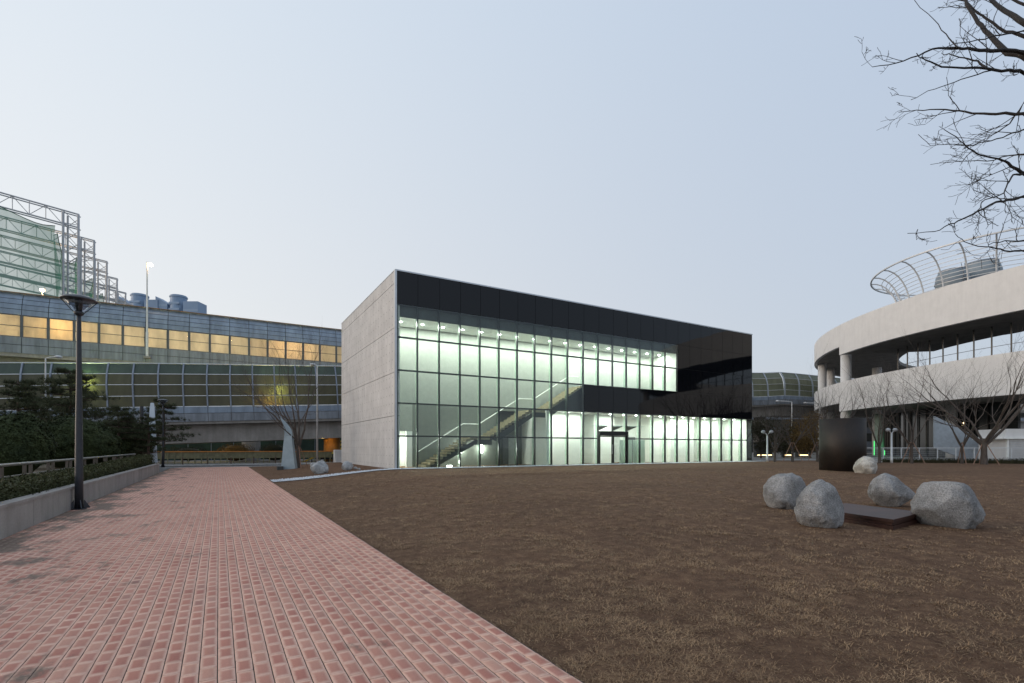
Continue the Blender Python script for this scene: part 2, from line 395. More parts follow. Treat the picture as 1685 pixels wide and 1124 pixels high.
# clay paver: dark fired centre, pale rim, own tone per brick, mossy stains near the planter
def paver(name, per_object):
    m, n, l, b, o = nt(name); p = wpos(n)
    uv = n.new('ShaderNodeUVMap'); uv.uv_map = 'UVMap'
    if per_object: rnd = n.new('ShaderNodeObjectInfo').outputs['Random']
    else:
        a = n.new('ShaderNodeAttribute'); a.attribute_name = 'rnd'; rnd = a.outputs['Fac']
    sx = n.new('ShaderNodeSeparateXYZ'); l.new(uv.outputs[0], sx.inputs[0])
    nz = noise_tex(n, l, p, 18, 3, 0.6)
    wob = math_n(n, l, 'MULTIPLY', math_n(n, l, 'SUBTRACT', nz, 0.5), 0.16)
    def edge(v, wd):       # distance to the rim in metres
        a1 = math_n(n, l, 'ABSOLUTE', math_n(n, l, 'SUBTRACT', v, 0.5))
        return math_n(n, l, 'MULTIPLY', math_n(n, l, 'SUBTRACT', 0.5, a1), wd)
    d = math_n(n, l, 'MINIMUM', edge(sx.outputs[0], 1.15), edge(sx.outputs[1], 1.5))
    d = math_n(n, l, 'ADD', d, wob)
    core = ramp(n, l, d, [(0.09, (0,0,0)), (0.17, (0.45,0.45,0.45)), (0.31, (1,1,1))])
    rim = ramp(n, l, rnd, [(0.0, (0.67, 0.42, 0.325)), (0.5, (0.74, 0.475, 0.37)), (1.0, (0.62, 0.38, 0.295))])
    cen = ramp(n, l, math_n(n, l, 'FRACT', math_n(n, l, 'MULTIPLY', rnd, 7.31)), [(0.0, (0.37, 0.130, 0.095)), (0.35, (0.45, 0.180, 0.13)), (0.65, (0.40, 0.150, 0.115)), (0.94, (0.50, 0.25, 0.185)), (0.99, (0.30, 0.125, 0.10))])
    amt = math_n(n, l, 'ADD', 0.70, math_n(n, l, 'MULTIPLY', math_n(n, l, 'FRACT', math_n(n, l, 'MULTIPLY', rnd, 3.7)), 0.28))
    cf = n.new('ShaderNodeSeparateColor'); l.new(core, cf.inputs[0])
    col = mixc(n, l, math_n(n, l, 'MULTIPLY', cf.outputs[0], amt), rim, cen)
    g = noise_tex(n, l, p, 60, 5, 0.7)
    col = mixc(n, l, 0.4, col, ramp(n, l, g, [(0.3, (0.7,0.7,0.7)), (0.65, (1.08,1.08,1.08))]), 'MULTIPLY')
    dirt = noise_tex(n, l, p, 0.6, 6, 0.65)
    col = mixc(n, l, 0.5, col, ramp(n, l, dirt, [(0.3, (0.82,0.80,0.80)), (0.6, (1.04,1.04,1.04))]), 'MULTIPLY')
    # moss film, thick along the planter wall (x near -3.5)
    px = n.new('ShaderNodeSeparateXYZ'); l.new(p, px.inputs[0])
    near = ramp(n, l, math_n(n, l, 'MULTIPLY', math_n(n, l, 'ADD', px.outputs[0], 3.6), 0.25), [(0.0, (0.24,0.24,0.24)), (0.28, (0.10,0.10,0.10)), (0.8, (0,0,0))])
    nc = n.new('ShaderNodeSeparateColor'); l.new(near, nc.inputs[0])
    ms = math_n(n, l, 'ADD', noise_tex(n, l, p, 1.3, 7, 0.7, (1, 0.55, 1)), nc.outputs[0])
    mf = n.new('ShaderNodeSeparateColor'); l.new(ramp(n, l, ms, [(0.61, (0,0,0)), (0.70, (0.8,0.8,0.8))]), mf.inputs[0])
    col = mixc(n, l, mf.outputs[0], col, (0.105, 0.095, 0.075))
    l.new(col, b.inputs['Base Color']); setp(b, Roughness=0.75); b.inputs['Specular IOR Level'].default_value = 0.3
    bump(n, l, b, g, 0.25, 0.004); return m
M['brick1'] = paver('clay_paver', True); M['brickN'] = paver('clay_paver_field', False)
M['joint'] = plain('sandy_paver_joint', (0.065, 0.052, 0.045), 0.95, 0, 0.5, 4)
M['downlight'] = emit('downlight_disc', (0.93, 1.0, 0.95), 45)
M['wallight'] = emit('wall_light', (0.95, 1.0, 0.95), 14)
M['sodium'] = emit('sodium_lamp', (1.0, 0.62, 0.28), 60)
M['greenlamp'] = emit('green_tube', (0.10, 1.0, 0.25), 0.9)
M['coolamp'] = emit('cool_lamp', (0.95, 0.95, 0.85), 8)
M['warmstrip'] = emit('warm_lamp_and_trail_glow', (1.0, 0.72, 0.35), 2.5)

def lamp(name, kind, loc, power, col, size=0.1, parent=None, rot=None, spread=None):
    d = bpy.data.lights.new(name, kind); d.energy = power; d.color = col
    if kind == 'AREA':
        d.shape = 'DISK'; d.size = size
        if spread: d.spread = spread
    else: d.shadow_soft_size = size
    ob = bpy.data.objects.new(name, d); COL.objects.link(ob); ob.location = loc
    if rot: ob.rotation_euler = rot
    if parent is not None: ob.parent = parent
    return ob

# ================================================================== THE SETTING
g = MB().quad((-1500,-1500,-0.16),(1500,-1500,-0.16),(1500,2500,-0.16),(-1500,2500,-0.16)).build('ground', M['paving'])
tag(g, kind='structure')
# lawn: one sheet following gz(); finer near the viewer
xs = np.unique(np.concatenate([np.linspace(2.3, 14, 60), np.linspace(14, 70, 90)])); ys = np.unique(np.concatenate([np.linspace(-12, 14, 105), np.linspace(14, 51.4, 95)]))
V = []; 
for yy in ys:
    for xx in xs:
        z = gz(xx, yy)
        d = math.hypot(xx, yy)
        a = 0.018 * noise.noise((xx*1.7, yy*1.7, 0)) + 0.03 * noise.noise((xx*0.35, yy*0.35, 4))
        e = min(1, (xx-2.3)/0.7)
        inb = 1.0 if (yy < 27.4) else 0.25
        V.append((xx, yy, z - 0.03*(1-e) + a*e*inb))
nx = len(xs); idx = np.arange(len(ys)*nx).reshape(len(ys), nx)
F = np.stack([idx[:-1,:-1], idx[:-1,1:], idx[1:,1:], idx[1:,:-1]], -1).reshape(-1, 4)
tag(link('lawn', npmesh('lawn', np.array(V), F, M['lawn'], True)), kind='structure')
LAWN_X = xs; LAWN_Y = ys; LAWN_Z = np.array([v[2] for v in V]).reshape(len(ys), nx)
def lz(x, y):
    """height of the built lawn sheet"""
    if x < 2.3 or y > 51.3: return 0.0
    i = min(max(int(np.searchsorted(LAWN_X, x)) - 1, 0), nx-2); j = min(max(int(np.searchsorted(LAWN_Y, y)) - 1, 0), len(ys)-2)
    fx = (x-LAWN_X[i])/(LAWN_X[i+1]-LAWN_X[i]); fy = (y-LAWN_Y[j])/(LAWN_Y[j+1]-LAWN_Y[j])
    fx = min(max(fx,0),1); fy = min(max(fy,0),1)
    return float((LAWN_Z[j,i]*(1-fx)+LAWN_Z[j,i+1]*fx)*(1-fy) + (LAWN_Z[j+1,i]*(1-fx)+LAWN_Z[j+1,i+1]*fx)*fy)
# sheltered forecourt under the round building, a shade above the lawn
tag(MB().prism([(46.5,30.5),(70,15.5),(70,-60),(200,-60),(200,90),(46.5,90)], 'z', -0.14, 0.47).build('forecourt', M['paving']), kind='structure')
# road behind, with kerbs
tag(MB().quad((-120,52.0,-0.10),(120,52.0,-0.10),(120,59.6,-0.10),(-120,59.6,-0.10)).build('road', M['asphalt']), kind='structure')
tag(MB().box(-120,46.4,51.55,51.9,-0.16,0.035).build('kerb', M['kerb']), kind='structure')
tag(MB().box(-120,46.4,59.7,60.0,-0.16,0.02).build('far_kerb', M['kerb']), kind='structure')
tag(MB().quad((-120,60.0,0.0),(46.4,60.0,0.0),(46.4,75,0.0),(-120,75,0.0)).build('far_pavement', M['paving']), kind='structure')
lane = MB()
for k in range(-12, 12): lane.box(k*4.0, k*4.0+1.9, 55.75, 55.87, -0.10, -0.095)
tag(lane.build('lane_marking', plain('worn_white_road_paint', (0.55,0.55,0.53), 0.8, 0, 0.2)), kind='structure')

# ---- brick path
PX0, PX1, PY0, PY1 = -3.50, 2.28, 1.2, 51.5
BW, BL, JT = 0.1204, 0.2405, 0.0075
path = MB().box(PX0-0.05, PX1+0.01, PY0-6, PY1+0.02, -0.15, -0.0065).build('brick_path', M['joint'])
tag(path, kind='structure')
def brick_geo(cx, cy, w_, l_, top, ch=0.003, tilt=(0,0), uvflip=0):
    x0, x1, y0, y1 = cx-w_/2, cx+w_/2, cy-l_/2, cy+l_/2
    zt = [top + tilt[0]*sx + tilt[1]*sy for sx, sy in ((-1,-1),(1,-1),(1,1),(-1,1))]
    v = [(x0+ch,y0+ch,zt[0]),(x1-ch,y0+ch,zt[1]),(x1-ch,y1-ch,zt[2]),(x0+ch,y1-ch,zt[3]),
         (x0,y0,zt[0]-ch),(x1,y0,zt[1]-ch),(x1,y1,zt[2]-ch),(x0,y1,zt[3]-ch),
         (x0,y0,-0.03),(x1,y0,-0.03),(x1,y1,-0.03),(x0,y1,-0.03)]
    return v
BF = [(0,1,2,3)] + [(4+k, 4+(k+1)%4, (k+1)%4, k) for k in range(4)] + [(8+k, 8+(k+1)%4, 4+(k+1)%4, 4+k) for k in range(4)]
def uv_for(co, cx, cy): return ((co[0]-cx)/BW+0.5, (co[1]-cy)/BL+0.5)
slots = []
ncol = int(round((PX1-PX0)/BW))
for c in range(ncol):
    x = PX0 + (c+0.5)*BW; off = (0.5 if c % 2 else 0.0) + random.uniform(-0.12, 0.12)
    k = -1
    while True:
        y = PY0 + (k+0.5+off)*BL; k += 1
        if y - BL/2 > PY1: break
        y0 = max(PY0, y-BL/2+JT/2); y1 = min(PY1, y+BL/2-JT/2)
        if y1-y0 < 0.03: continue
        slots.append((x, (y0+y1)/2, y1-y0))
def depth(x, y): return x*FW[0] + y*FW[1]
def inview(x, y):
    Z = depth(x, y)
    if Z < 3.5: return False
    u = (x*RT[0] + y*RT[1]) / Z
    return abs(u) < 1.0 and EYE/Z*FPX < 1124-HOR+5
cand = sorted([s for s in slots if inview(s[0], s[1]) and s[2] > 0.22], key=lambda s: depth(s[0], s[1]))[:300]
near_set = set(cand)
def finish_brick(me, centres):
    uvl = me.uv_layers.new(name='UVMap'); at_ = me.attributes.new('rnd', 'FLOAT', 'FACE')
    nf = len(BF); rn = RNG.random(len(centres)); at_.data.foreach_set('value', np.repeat(rn, nf).astype(np.float32))
    vi = np.zeros(len(me.loops), dtype=np.int32); me.loops.foreach_get('vertex_index', vi)
    co = np.zeros(len(me.vertices)*3, dtype=np.float32); me.vertices.foreach_get('co', co); co = co.reshape(-1, 3)
    ci = vi // 12; cs = np.array(centres)
    u = (co[vi,0]-cs[ci,0])/BW+0.5; v = (co[vi,1]-cs[ci,1])/BL+0.5
    uvl.data.foreach_set('uv', np.stack([u, v], -1).astype(np.float32).ravel())
vs, fs, cs = [], [], []
for s in slots:
    if s in near_set: continue
    h = random.gauss(0, 0.0012)
    n0 = len(vs); vs += brick_geo(s[0], s[1], BW-JT, s[2], h, 0.003, (random.gauss(0,0.0008), random.gauss(0,0.0008)))
    fs += [tuple(n0+i for i in q) for q in BF]; cs.append((s[0], s[1]))
me = npmesh('bricks', np.array(vs), np.array(fs), M['brickN']); finish_brick(me, cs)
tag(link('brick_field', me, path), kind='stuff')
bm_ = npmesh('brick', np.array(brick_geo(0, 0, BW-JT, BL-JT, 0.0)), np.array(BF), M['brick1']); finish_brick(bm_, [(0, 0)])
for s in cand:
    o_ = link('brick', bm_, path, (s[0], s[1], random.gauss(0, 0.0009)))
    o_.rotation_euler = (random.gauss(0, 0.004), random.gauss(0, 0.007), random.gauss(0, 0.004))

# ---- raised planting bed on the left, granite faced
bed = MB().prism([(-3.72,-2),(-3.72,41.9),(-4.6,51.5),(-60,51.5),(-60,-2)], 'z', -0.15, 0.52).build('planting_bed', M['soil'])
tag(bed, kind='structure')
pw = empty('planter_wall', (-3.5, 0, 0), 'low granite faced planter wall with coping along the brick path', 'wall')
for k in range(42):
    y = -0.2 + k*1.0
    hgt = 0.575 + 0.0012*k
    link('granite_panel', boxmesh('granite_panel', M['plinth'], -0.2, 0.0, 0, 0.994, -0.1, 0.57), pw, (random.gauss(0,0.0015), y, 0))
    link('coping_stone', boxmesh('coping_stone', M['plinth'], -0.24, 0.022, 0, 0.996, 0.572, 0.632), pw, (random.gauss(0,0.002), y, 0))
# stainless railing in the bed
rl = empty('planter_railing', (-4.85, 0, 0.52), 'brown steel railing with round top rail above the planter hedge', 'railing')
MB().tube([(0,11.6,0.66),(0,12.2,0.72),(0,42,0.76)], 0.04, 8).build('top_rail', M['steel'], rl, True)
MB().box(-0.02,0.02,11.8,42,0.40,0.43).build('lower_rail', M['steel'], rl)
pm = boxmesh('post', M['stake'] if False else plain('brown_steel_post', (0.13,0.105,0.085), 0.5, 0.3), -0.03, 0.03, -0.07, 0.07, 0, 0.70)
y = 12.6
while y < 42:
    link('post', pm, rl, (0, y, 0)); link('post', pm, rl, (0, y+0.55, 0)); y += 2.35

# ================================================================== VEGETATION HELPERS
def leaf_cloud(pts, size, up=0.3, quad=True, aspect=0.5, nrm=None):
    """one small diamond per point, random facing"""
    n = len(pts); d = RNG.normal(size=(n,3)); d[:,2] += up; d /= np.linalg.norm(d, axis=1)[:,None]
    e = np.cross(d, RNG.normal(size=(n,3))); e /= np.linalg.norm(e, axis=1)[:,None]
    if nrm is not None:            # leaves lie roughly along the clipped surface
        m_ = nrm + RNG.normal(size=(n,3))*0.45; m_ /= np.linalg.norm(m_, axis=1)[:,None]
        d = np.cross(m_, RNG.normal(size=(n,3))); d /= np.linalg.norm(d, axis=1)[:,None]; e = np.cross(m_, d)
    s = (size*(0.6+0.8*RNG.random(n)))[:,None]
    a = pts - d*s*0.5; c = pts + d*s*0.5; b = pts + e*s*aspect*0.5; f = pts - e*s*aspect*0.5
    v = np.stack([a, b, c, f], 1).reshape(-1, 3); fc = np.arange(4*n).reshape(n, 4)
    return v, fc
def needles(cent, dirs, n_each, length, width):
    """tufts of thin needles"""
    c = np.repeat(cent, n_each, 0); dd = np.repeat(dirs, n_each, 0) + RNG.normal(size=(len(c),3))*0.75
    dd /= np.linalg.norm(dd, axis=1)[:,None]
    e = np.cross(dd, RNG.normal(size=dd.shape)); e /= np.linalg.norm(e, axis=1)[:,None]
    L = (length*(0.6+0.6*RNG.random(len(c))))[:,None]
    v = np.stack([c-e*width/2, c+e*width/2, c+dd*L], 1).reshape(-1, 3)
    return v, np.arange(len(v)).reshape(-1, 3)
def round_shrub(name, px, Z, x_off, wpx, top_py, label, mat, dens=9000, group=None, base=0.52, squash=0.8):
    x, y = at(px, Z); r = wpx/2*Z/FPX; top = zat(top_py, Z); h = top - base
    root = empty(name, (x, y, base), label, 'shrub', group)
    # lumpy dome shell of leaves, several depths deep
    n = dens; d = RNG.normal(size=(n,3)); d /= np.linalg.norm(d, axis=1)[:,None]; d[:,2] = np.abs(d[:,2])*1.0 - 0.25
    d /= np.linalg.norm(d, axis=1)[:,None]
    sc = np.array([1 + 0.16*noise.noise(Vector(q)*2.2+Vector((px,0,0))) + 0.10*noise.noise(Vector(q)*6+Vector((0,px,0))) for q in d])
    sc *= 1 - 0.22*RNG.random(n)**2
    cz = h*0.42
    pts = np.stack([d[:,0]*r*sc, d[:,1]*r*sc, cz + d[:,2]*(h-cz)*sc*np.where(d[:,2]>0,1,1.4)], 1)
    pts[:,2] = np.maximum(pts[:,2], 0.05)
    v, f = leaf_cloud(pts, 0.085*max(1, r/1.8), 0.5, nrm=d)
    # dark inner mass of twigs and leaves
    link('foliage', npmesh('foliage', v, f, mat), root)
    core = MB().lathe([(r*0.3,0.05),(r*0.74,h*0.25),(r*0.78,h*0.42),(r*0.62,h*0.68),(r*0.3,h*0.86)], 18)
    core.build('inner_foliage', mat, root, True)
    st = MB()
    for k in range(5):
        a = k*1.26; st.tube([(0.1*math.cos(a),0.1*math.sin(a),-0.05),(0.3*r*math.cos(a),0.3*r*math.sin(a),h*0.4)], [0.05,0.03], 5)
    st.build('stem', M['pinebark'], root)
    return root
def bare_tree(name, loc, height, spread, label, seed, mat, levels=5, stems=4, trunk_h=0.16, r0=0.11, group=None, stakes=0, lean=(0,0), droop=0.0):
    rnd = random.Random(seed); root = empty(name, loc, label, 'tree', group)
    tr = MB(); br = MB()
    def grow(p, d, L, r, lv, mb):
        nseg = 4 if lv < 3 else 3
        pts = [p]; rr = [r]; q = p.copy(); dd = d.copy()
        for i in range(nseg):
            dd = (dd + Vector((rnd.gauss(0,0.11), rnd.gauss(0,0.11), rnd.gauss(0.035,0.07)-droop))).normalized()
            q = q + dd*(L/nseg); pts.append(q.copy()); rr.append(r*(1-0.42*(i+1)/nseg))
        mb.tube(pts, rr, 7 if lv == 0 else (5 if lv < 3 else 3), cap=(lv < 2))
        if lv >= levels: return
        nk = 2 if lv < 1 else rnd.choice((2,3,3))
        for k in range(nk):
            t = 1.0 if k == 0 else rnd.uniform(0.35, 0.95)
            i = min(nseg, max(1, int(round(t*nseg)))); b0 = pts[i]
            ax = dd.orthogonal().normalized(); ax.rotate(Matrix.Rotation(rnd.uniform(0, 2*PI), 3, dd))
            ang = rnd.uniform(0.15, 0.35) if k == 0 else rnd.uniform(0.4, 0.85)
            nd = (dd*math.cos(ang) + ax*math.sin(ang)).normalized()
            nd = (nd + Vector((0,0,0.12-droop))).normalized()
            grow(b0, nd, L*rnd.uniform(0.62, 0.82), rr[i]*(0.85 if k == 0 else rnd.uniform(0.5,0.7)), lv+1, br)
    th = height*trunk_h
    tip = Vector((lean[0]*th, lean[1]*th, th))
    tr.tube([(0,0,-0.1),(0.01,0,0.05),tip*0.5,tip,tip*1.12], [r0*1.5,r0*1.2,r0,r0*0.98,r0*0.7], 9)
    for k in range(stems):
        a = 2*PI*k/stems + rnd.uniform(-0.3,0.3); s = spread*rnd.uniform(0.55,1.1)
        d = Vector((math.cos(a)*s, math.sin(a)*s, 1.0)).normalized()
        grow(tip*rnd.uniform(0.75,1.0), d, height*0.30*rnd.uniform(0.85,1.15), r0*rnd.uniform(0.45,0.65), 1, br)
    tr.build('trunk', mat, root, True); br.build('branches', mat, root)
    for k in range(stakes):
        a = 0.6 + 2*PI*k/stakes
        MB().tube([(math.cos(a)*0.95, math.sin(a)*0.95, -0.1),(math.cos(a)*0.10, math.sin(a)*0.10, 1.75)], 0.03, 6).build('support_stake', M['stake'], root)
    return root
def pine(name, px, Z, base, top_py, crown_w, label, seed, tiers=9, trunk_lean=0.0, low=0.35):
    rnd = random.Random(seed); x, y = at(px, Z); H = zat(top_py, Z) - base; W = crown_w/2*Z/FPX
    root = empty(name, (x, y, base), label, 'tree', 'pines in the planting bed')
    tr = MB(); pts = []; 
    for i in range(7):
        t = i/6; pts.append(Vector((trunk_lean*math.sin(t*2.5)*0.6, 0.2*math.sin(t*3+seed), H*t*0.97)))
    tr.tube(pts, [0.13*(1-0.8*i/6) for i in range(7)], 7); tr.build('trunk', M['pinebark'], root, True)
    br = MB(); C = []; D = []
    for i in range(tiers):
        t = low + (1-low)*(i+0.5)/tiers; zc = H*t*0.97; k0 = pts[min(6,int(t*6))]
        ln = W*(1.05-0.75*((t-low)/(1-low))**1.6)
        for k in range(5):
            a = rnd.uniform(0, 2*PI); L = ln*rnd.uniform(0.55,1.1); up = rnd.uniform(-0.05,0.25)
            p0 = Vector((k0.x, k0.y, zc)); p1 = p0 + Vector((math.cos(a)*L*0.5, math.sin(a)*L*0.5, L*up*0.3)); p2 = p0 + Vector((math.cos(a)*L, math.sin(a)*L, L*up))
            br.tube([p0,p1,p2], [0.035,0.025,0.01], 4, False)
            m_ = int(9 + 17*L/W)
            for j in range(m_):
                s = rnd.uniform(0.35,1.05); q = p0.lerp(p2, s) + Vector((rnd.gauss(0,0.20*L), rnd.gauss(0,0.20*L), abs(rnd.gauss(0,0.06*L))-0.02))
                C.append(q); D.append((rnd.gauss(0,0.3), rnd.gauss(0,0.3), 0.9))
    br.build('branches', M['pinebark'], root)
    v, f = needles(np.array([tuple(c) for c in C]), np.array(D), 22, 0.26*max(0.8, W/1.8), 0.022)
    link('crown', npmesh('crown', v, f, M['pine']), root)
    return root

# ================================================================== THE GLASS BUILDING
PWD, PHT, NC, NR = 1.4, 1.95, 24, 6
BX, BY, BZ = 8.94, 28.97, 0.45
BLEN = PWD*NC; BDEP = 14.9; BH = PHT*NR
bld = empty('glass_pavilion', (BX, BY, BZ), 'long two storey pavilion with dark glass front and concrete end wall', 'building')
# end wall: five cast lifts with recessed joints
zz = [0.0, 3.15, 5.72, 8.33, 10.95, BH]
MB().box(0.05, 0.30, 0.16, BDEP, -0.5, BH-0.02).build('wall_core', M['dark'], bld)
for k in range(5):
    MB().box(0.0, 0.32, 0.14, BDEP+0.02, zz[k]+(0.015 if k else -0.5), zz[k+1]-0.015).build('concrete_panel', M['conc'], bld)
MB().box(-0.012, 0.10, -0.03, 0.135, -0.5, BH+0.05).build('corner_trim', M['trim'], bld)
MB().box(0.103, BLEN+0.02, -0.035, 0.2, BH-0.03, BH+0.05).build('parapet_trim', M['trim'], bld)
MB().box(-0.012, 0.2, 0.14, BDEP+0.02, BH, BH+0.05).build('parapet_trim', M['trim'], bld)
MB().box(0.33, BLEN, 0.21, BDEP, BH-0.5, BH-0.05).build('roof', M['dark'], bld)
MB().box(0.33, BLEN, BDEP-0.3, BDEP, -0.5, BH-0.51).build('rear_wall', M['conc'], bld)
MB().box(BLEN-0.12, BLEN-0.02, 0.02, BDEP-0.31, -0.5, BH-0.51).build('end_wall', M['black'], bld)
MB().box(0.33, BLEN-0.13, 0.12, BDEP-0.31, -0.5, -0.02).build('ground_floor', M['floorin'], bld)
CLEAR_UP = 17
def is_clear(c, r):                     # r counted from the ground
    if r <= 1: return True
    if r == 2: return c <= 9
    if r in (3, 4): return c < CLEAR_UP
    return False
DOOR = (11, 12)
pane_c = boxmesh('pane', M['glass'], 0.01, PWD-0.01, 0.0, 0.012, 0.01, PHT-0.01)
pane_b = boxmesh('pane', M['black'], 0.01, PWD-0.01, 0.0, 0.03, 0.01, PHT-0.01)
for c in range(NC):
    for r in range(NR):
        cl = is_clear(c, r)
        if c in DOOR and r == 0: continue
        if c in DOOR and r == 1:
            link('pane', boxmesh('pane', M['glass'], 0.01, PWD-0.01, 0.0, 0.012, 0.56, PHT-0.01), bld, (c*PWD, 0, r*PHT)); continue
        p = link('pane', pane_c if cl else pane_b, bld, (c*PWD, 0, r*PHT))
        if not cl: p.rotation_euler = (random.gauss(0, 0.0012), 0, random.gauss(0, 0.0012))
for c in range(NC+1):
    link('mullion', boxmesh('mullion', M['mull'], -0.04, 0.04, 0.045, 0.19, -0.05, BH-0.04), bld, (min(max(c*PWD, 0.15), BLEN-0.06), 0, 0))
for r in range(NR):
    z = r*PHT
    if r == 1:
        link('transom', boxmesh('transom', M['mull'], 0.2, DOOR[0]*PWD-0.045, 0.035, 0.17, -0.045, 0.045), bld, (0, 0, z))
        link('transom', boxmesh('transom', M['mull'], (DOOR[1]+1)*PWD+0.045, BLEN-0.13, 0.035, 0.17, -0.045, 0.045), bld, (0, 0, z))
    else:
        link('transom', boxmesh('transom', M['mull'], 0.2, BLEN-0.13, 0.035, 0.17, -0.045, 0.045 if r else 0.06), bld, (0, 0, z))
for c in range(1, NC):
    if c in (12,): continue
    top = 9.05 if c < CLEAR_UP else 3.85
    if 10 <= c < CLEAR_UP:
        link('glass_fin', boxmesh('glass_fin', M['fin'], -0.012, 0.012, 0.20, 0.42, 0.0, 3.85), bld, (c*PWD, 0, 0))
        link('glass_fin', boxmesh('glass_fin', M['fin'], -0.012, 0.012, 0.20, 0.42, 5.9, 9.05), bld, (c*PWD, 0, 0))
    else:
        link('glass_fin', boxmesh('glass_fin', M['fin'], -0.012, 0.012, 0.20, 0.42, 0.0, top), bld, (c*PWD, 0, 0))
# rooms behind the glass
XU = CLEAR_UP*PWD
YW = 2.75
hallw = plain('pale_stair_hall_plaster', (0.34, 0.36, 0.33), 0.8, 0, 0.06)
MB().box(0.33, XU+0.3, 0.30, YW+0.3, 9.10, BH-0.52).build('upper_ceiling', M['white'], bld)
MB().box(0.33, XU+0.3, 0.22, 0.295, 9.05, BH-0.52).build('ceiling_fascia', M['dark'], bld)
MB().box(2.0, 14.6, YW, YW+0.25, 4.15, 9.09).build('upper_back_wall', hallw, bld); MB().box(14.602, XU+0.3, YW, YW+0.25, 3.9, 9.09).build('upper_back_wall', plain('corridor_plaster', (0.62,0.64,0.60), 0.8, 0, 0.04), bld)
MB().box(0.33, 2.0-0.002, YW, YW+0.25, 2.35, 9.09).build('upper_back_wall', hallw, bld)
MB().box(XU+0.02, XU+0.25, 0.25, YW-0.002, 5.86, 9.09).build('corridor_end_wall', M['white'], bld)
MB().box(14.62, BLEN-0.13, 0.20, YW-0.003, 3.92, 5.84).build('upper_floor', M['dark'], bld)
MB().box(12.0, 14.6, 0.50, YW-0.003, 3.92, 4.05).build('upper_floor', M['dark'], bld)
MB().prism([(11.25,3.93),(14.35,3.93),(14.35,5.82)], 'y', 0.40, 0.46).build('stair_apron', M['mull'], bld)
MB().box(XU+0.26, BLEN-0.13, 0.20, 0.40, 5.86, BH-0.52).build('upper_store_wall', M['dark'], bld)
# stair hall: grey lower wall coloured darker for the dim light there, the doorway at its foot
grey = plain('shade_darkened_grey_plaster', (0.17, 0.185, 0.165), 0.8, 0, 0.06)
MB().box(2.0, 8.2, YW, YW+0.25, -0.02, 4.148).build('stair_hall_wall', grey, bld)  # top edge of the darker colour sits where the transom hides it
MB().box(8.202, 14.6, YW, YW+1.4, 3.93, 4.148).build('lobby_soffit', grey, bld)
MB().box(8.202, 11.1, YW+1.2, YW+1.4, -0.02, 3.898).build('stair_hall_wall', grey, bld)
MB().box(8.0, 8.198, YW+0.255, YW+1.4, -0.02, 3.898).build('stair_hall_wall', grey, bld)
MB().box(8.202, 12.0, YW-0.0, YW+1.4, 3.9+0.0, 3.99).build('lobby_soffit', grey, bld) if False else None
MB().box(0.34, 2.6, YW+2.0, YW+2.1, 0, 2.6).build('doorway_back_wall', M['white'], bld)
MB().box(1.60, 1.995, YW+0.005, YW+0.24, -0.02, 2.345).build('door_jamb', M['white'], bld)
MB().box(0.34, 2.6, YW+0.26, YW+1.99, 2.45, 2.55).build('doorway_ceiling', M['white'], bld)
# ground floor hall: white walls at different depths, doors
MB().box(11.1, 11.3, 0.55, 6.0, -0.02, 3.898).build('hall_wall', M['white'], bld)
MB().box(11.31, BLEN-0.13, 0.20, 6.2, 3.90, 3.915).build('hall_ceiling', M['white'], bld)
def hw(x0, x1, y): MB().box(x0, x1, y, 6.2, -0.019, 3.895).build('hall_wall', M['white'], bld)
MB().box(BLEN-0.20, BLEN-0.135, 0.45, 2.89, -0.019, 3.895).build('hall_wall', M['white'], bld)
hw(11.31, 12.75, 4.3); hw(12.76, 15.55, 2.2); hw(15.56, 16.9, 3.6); hw(16.91, 19.0, 2.4); hw(19.01, 21.6, 4.0); hw(21.61, 23.2, 4.0)
hw(23.21, 25.2, 2.5); hw(25.21, 28.2, 2.1); hw(28.21, 29.4, 3.3); hw(29.41, 31.6, 2.2); hw(31.61, BLEN-0.14, 2.9)
dk = plain('grey_door_leaf', (0.16, 0.17, 0.17), 0.5)
lt = plain('pale_door_leaf', (0.50, 0.53, 0.51), 0.5)
for x0, y, mm_, h in ((12.0, 4.27, lt, 2.15), (9.4, YW+1.17, dk, 2.2), (20.2, 3.97, lt, 2.2), (22.0, 3.97, dk, 2.2), (28.4, 3.27, lt, 2.2), (9.9, YW+1.16, lt, 2.1)):
    MB().box(x0, x0+0.85, y-0.03, y+0.02, -0.015, h).build('inner_door', mm_, bld)
# frosted lower band by the entrance
fz = translucent('frosted_film', (0.62, 0.70, 0.66), 0.7)
for c in (13, 14): MB().box(c*PWD+0.05, (c+1)*PWD-0.05, 0.9, 0.92, 0.0, 1.88).build('frosted_screen', fz, bld)
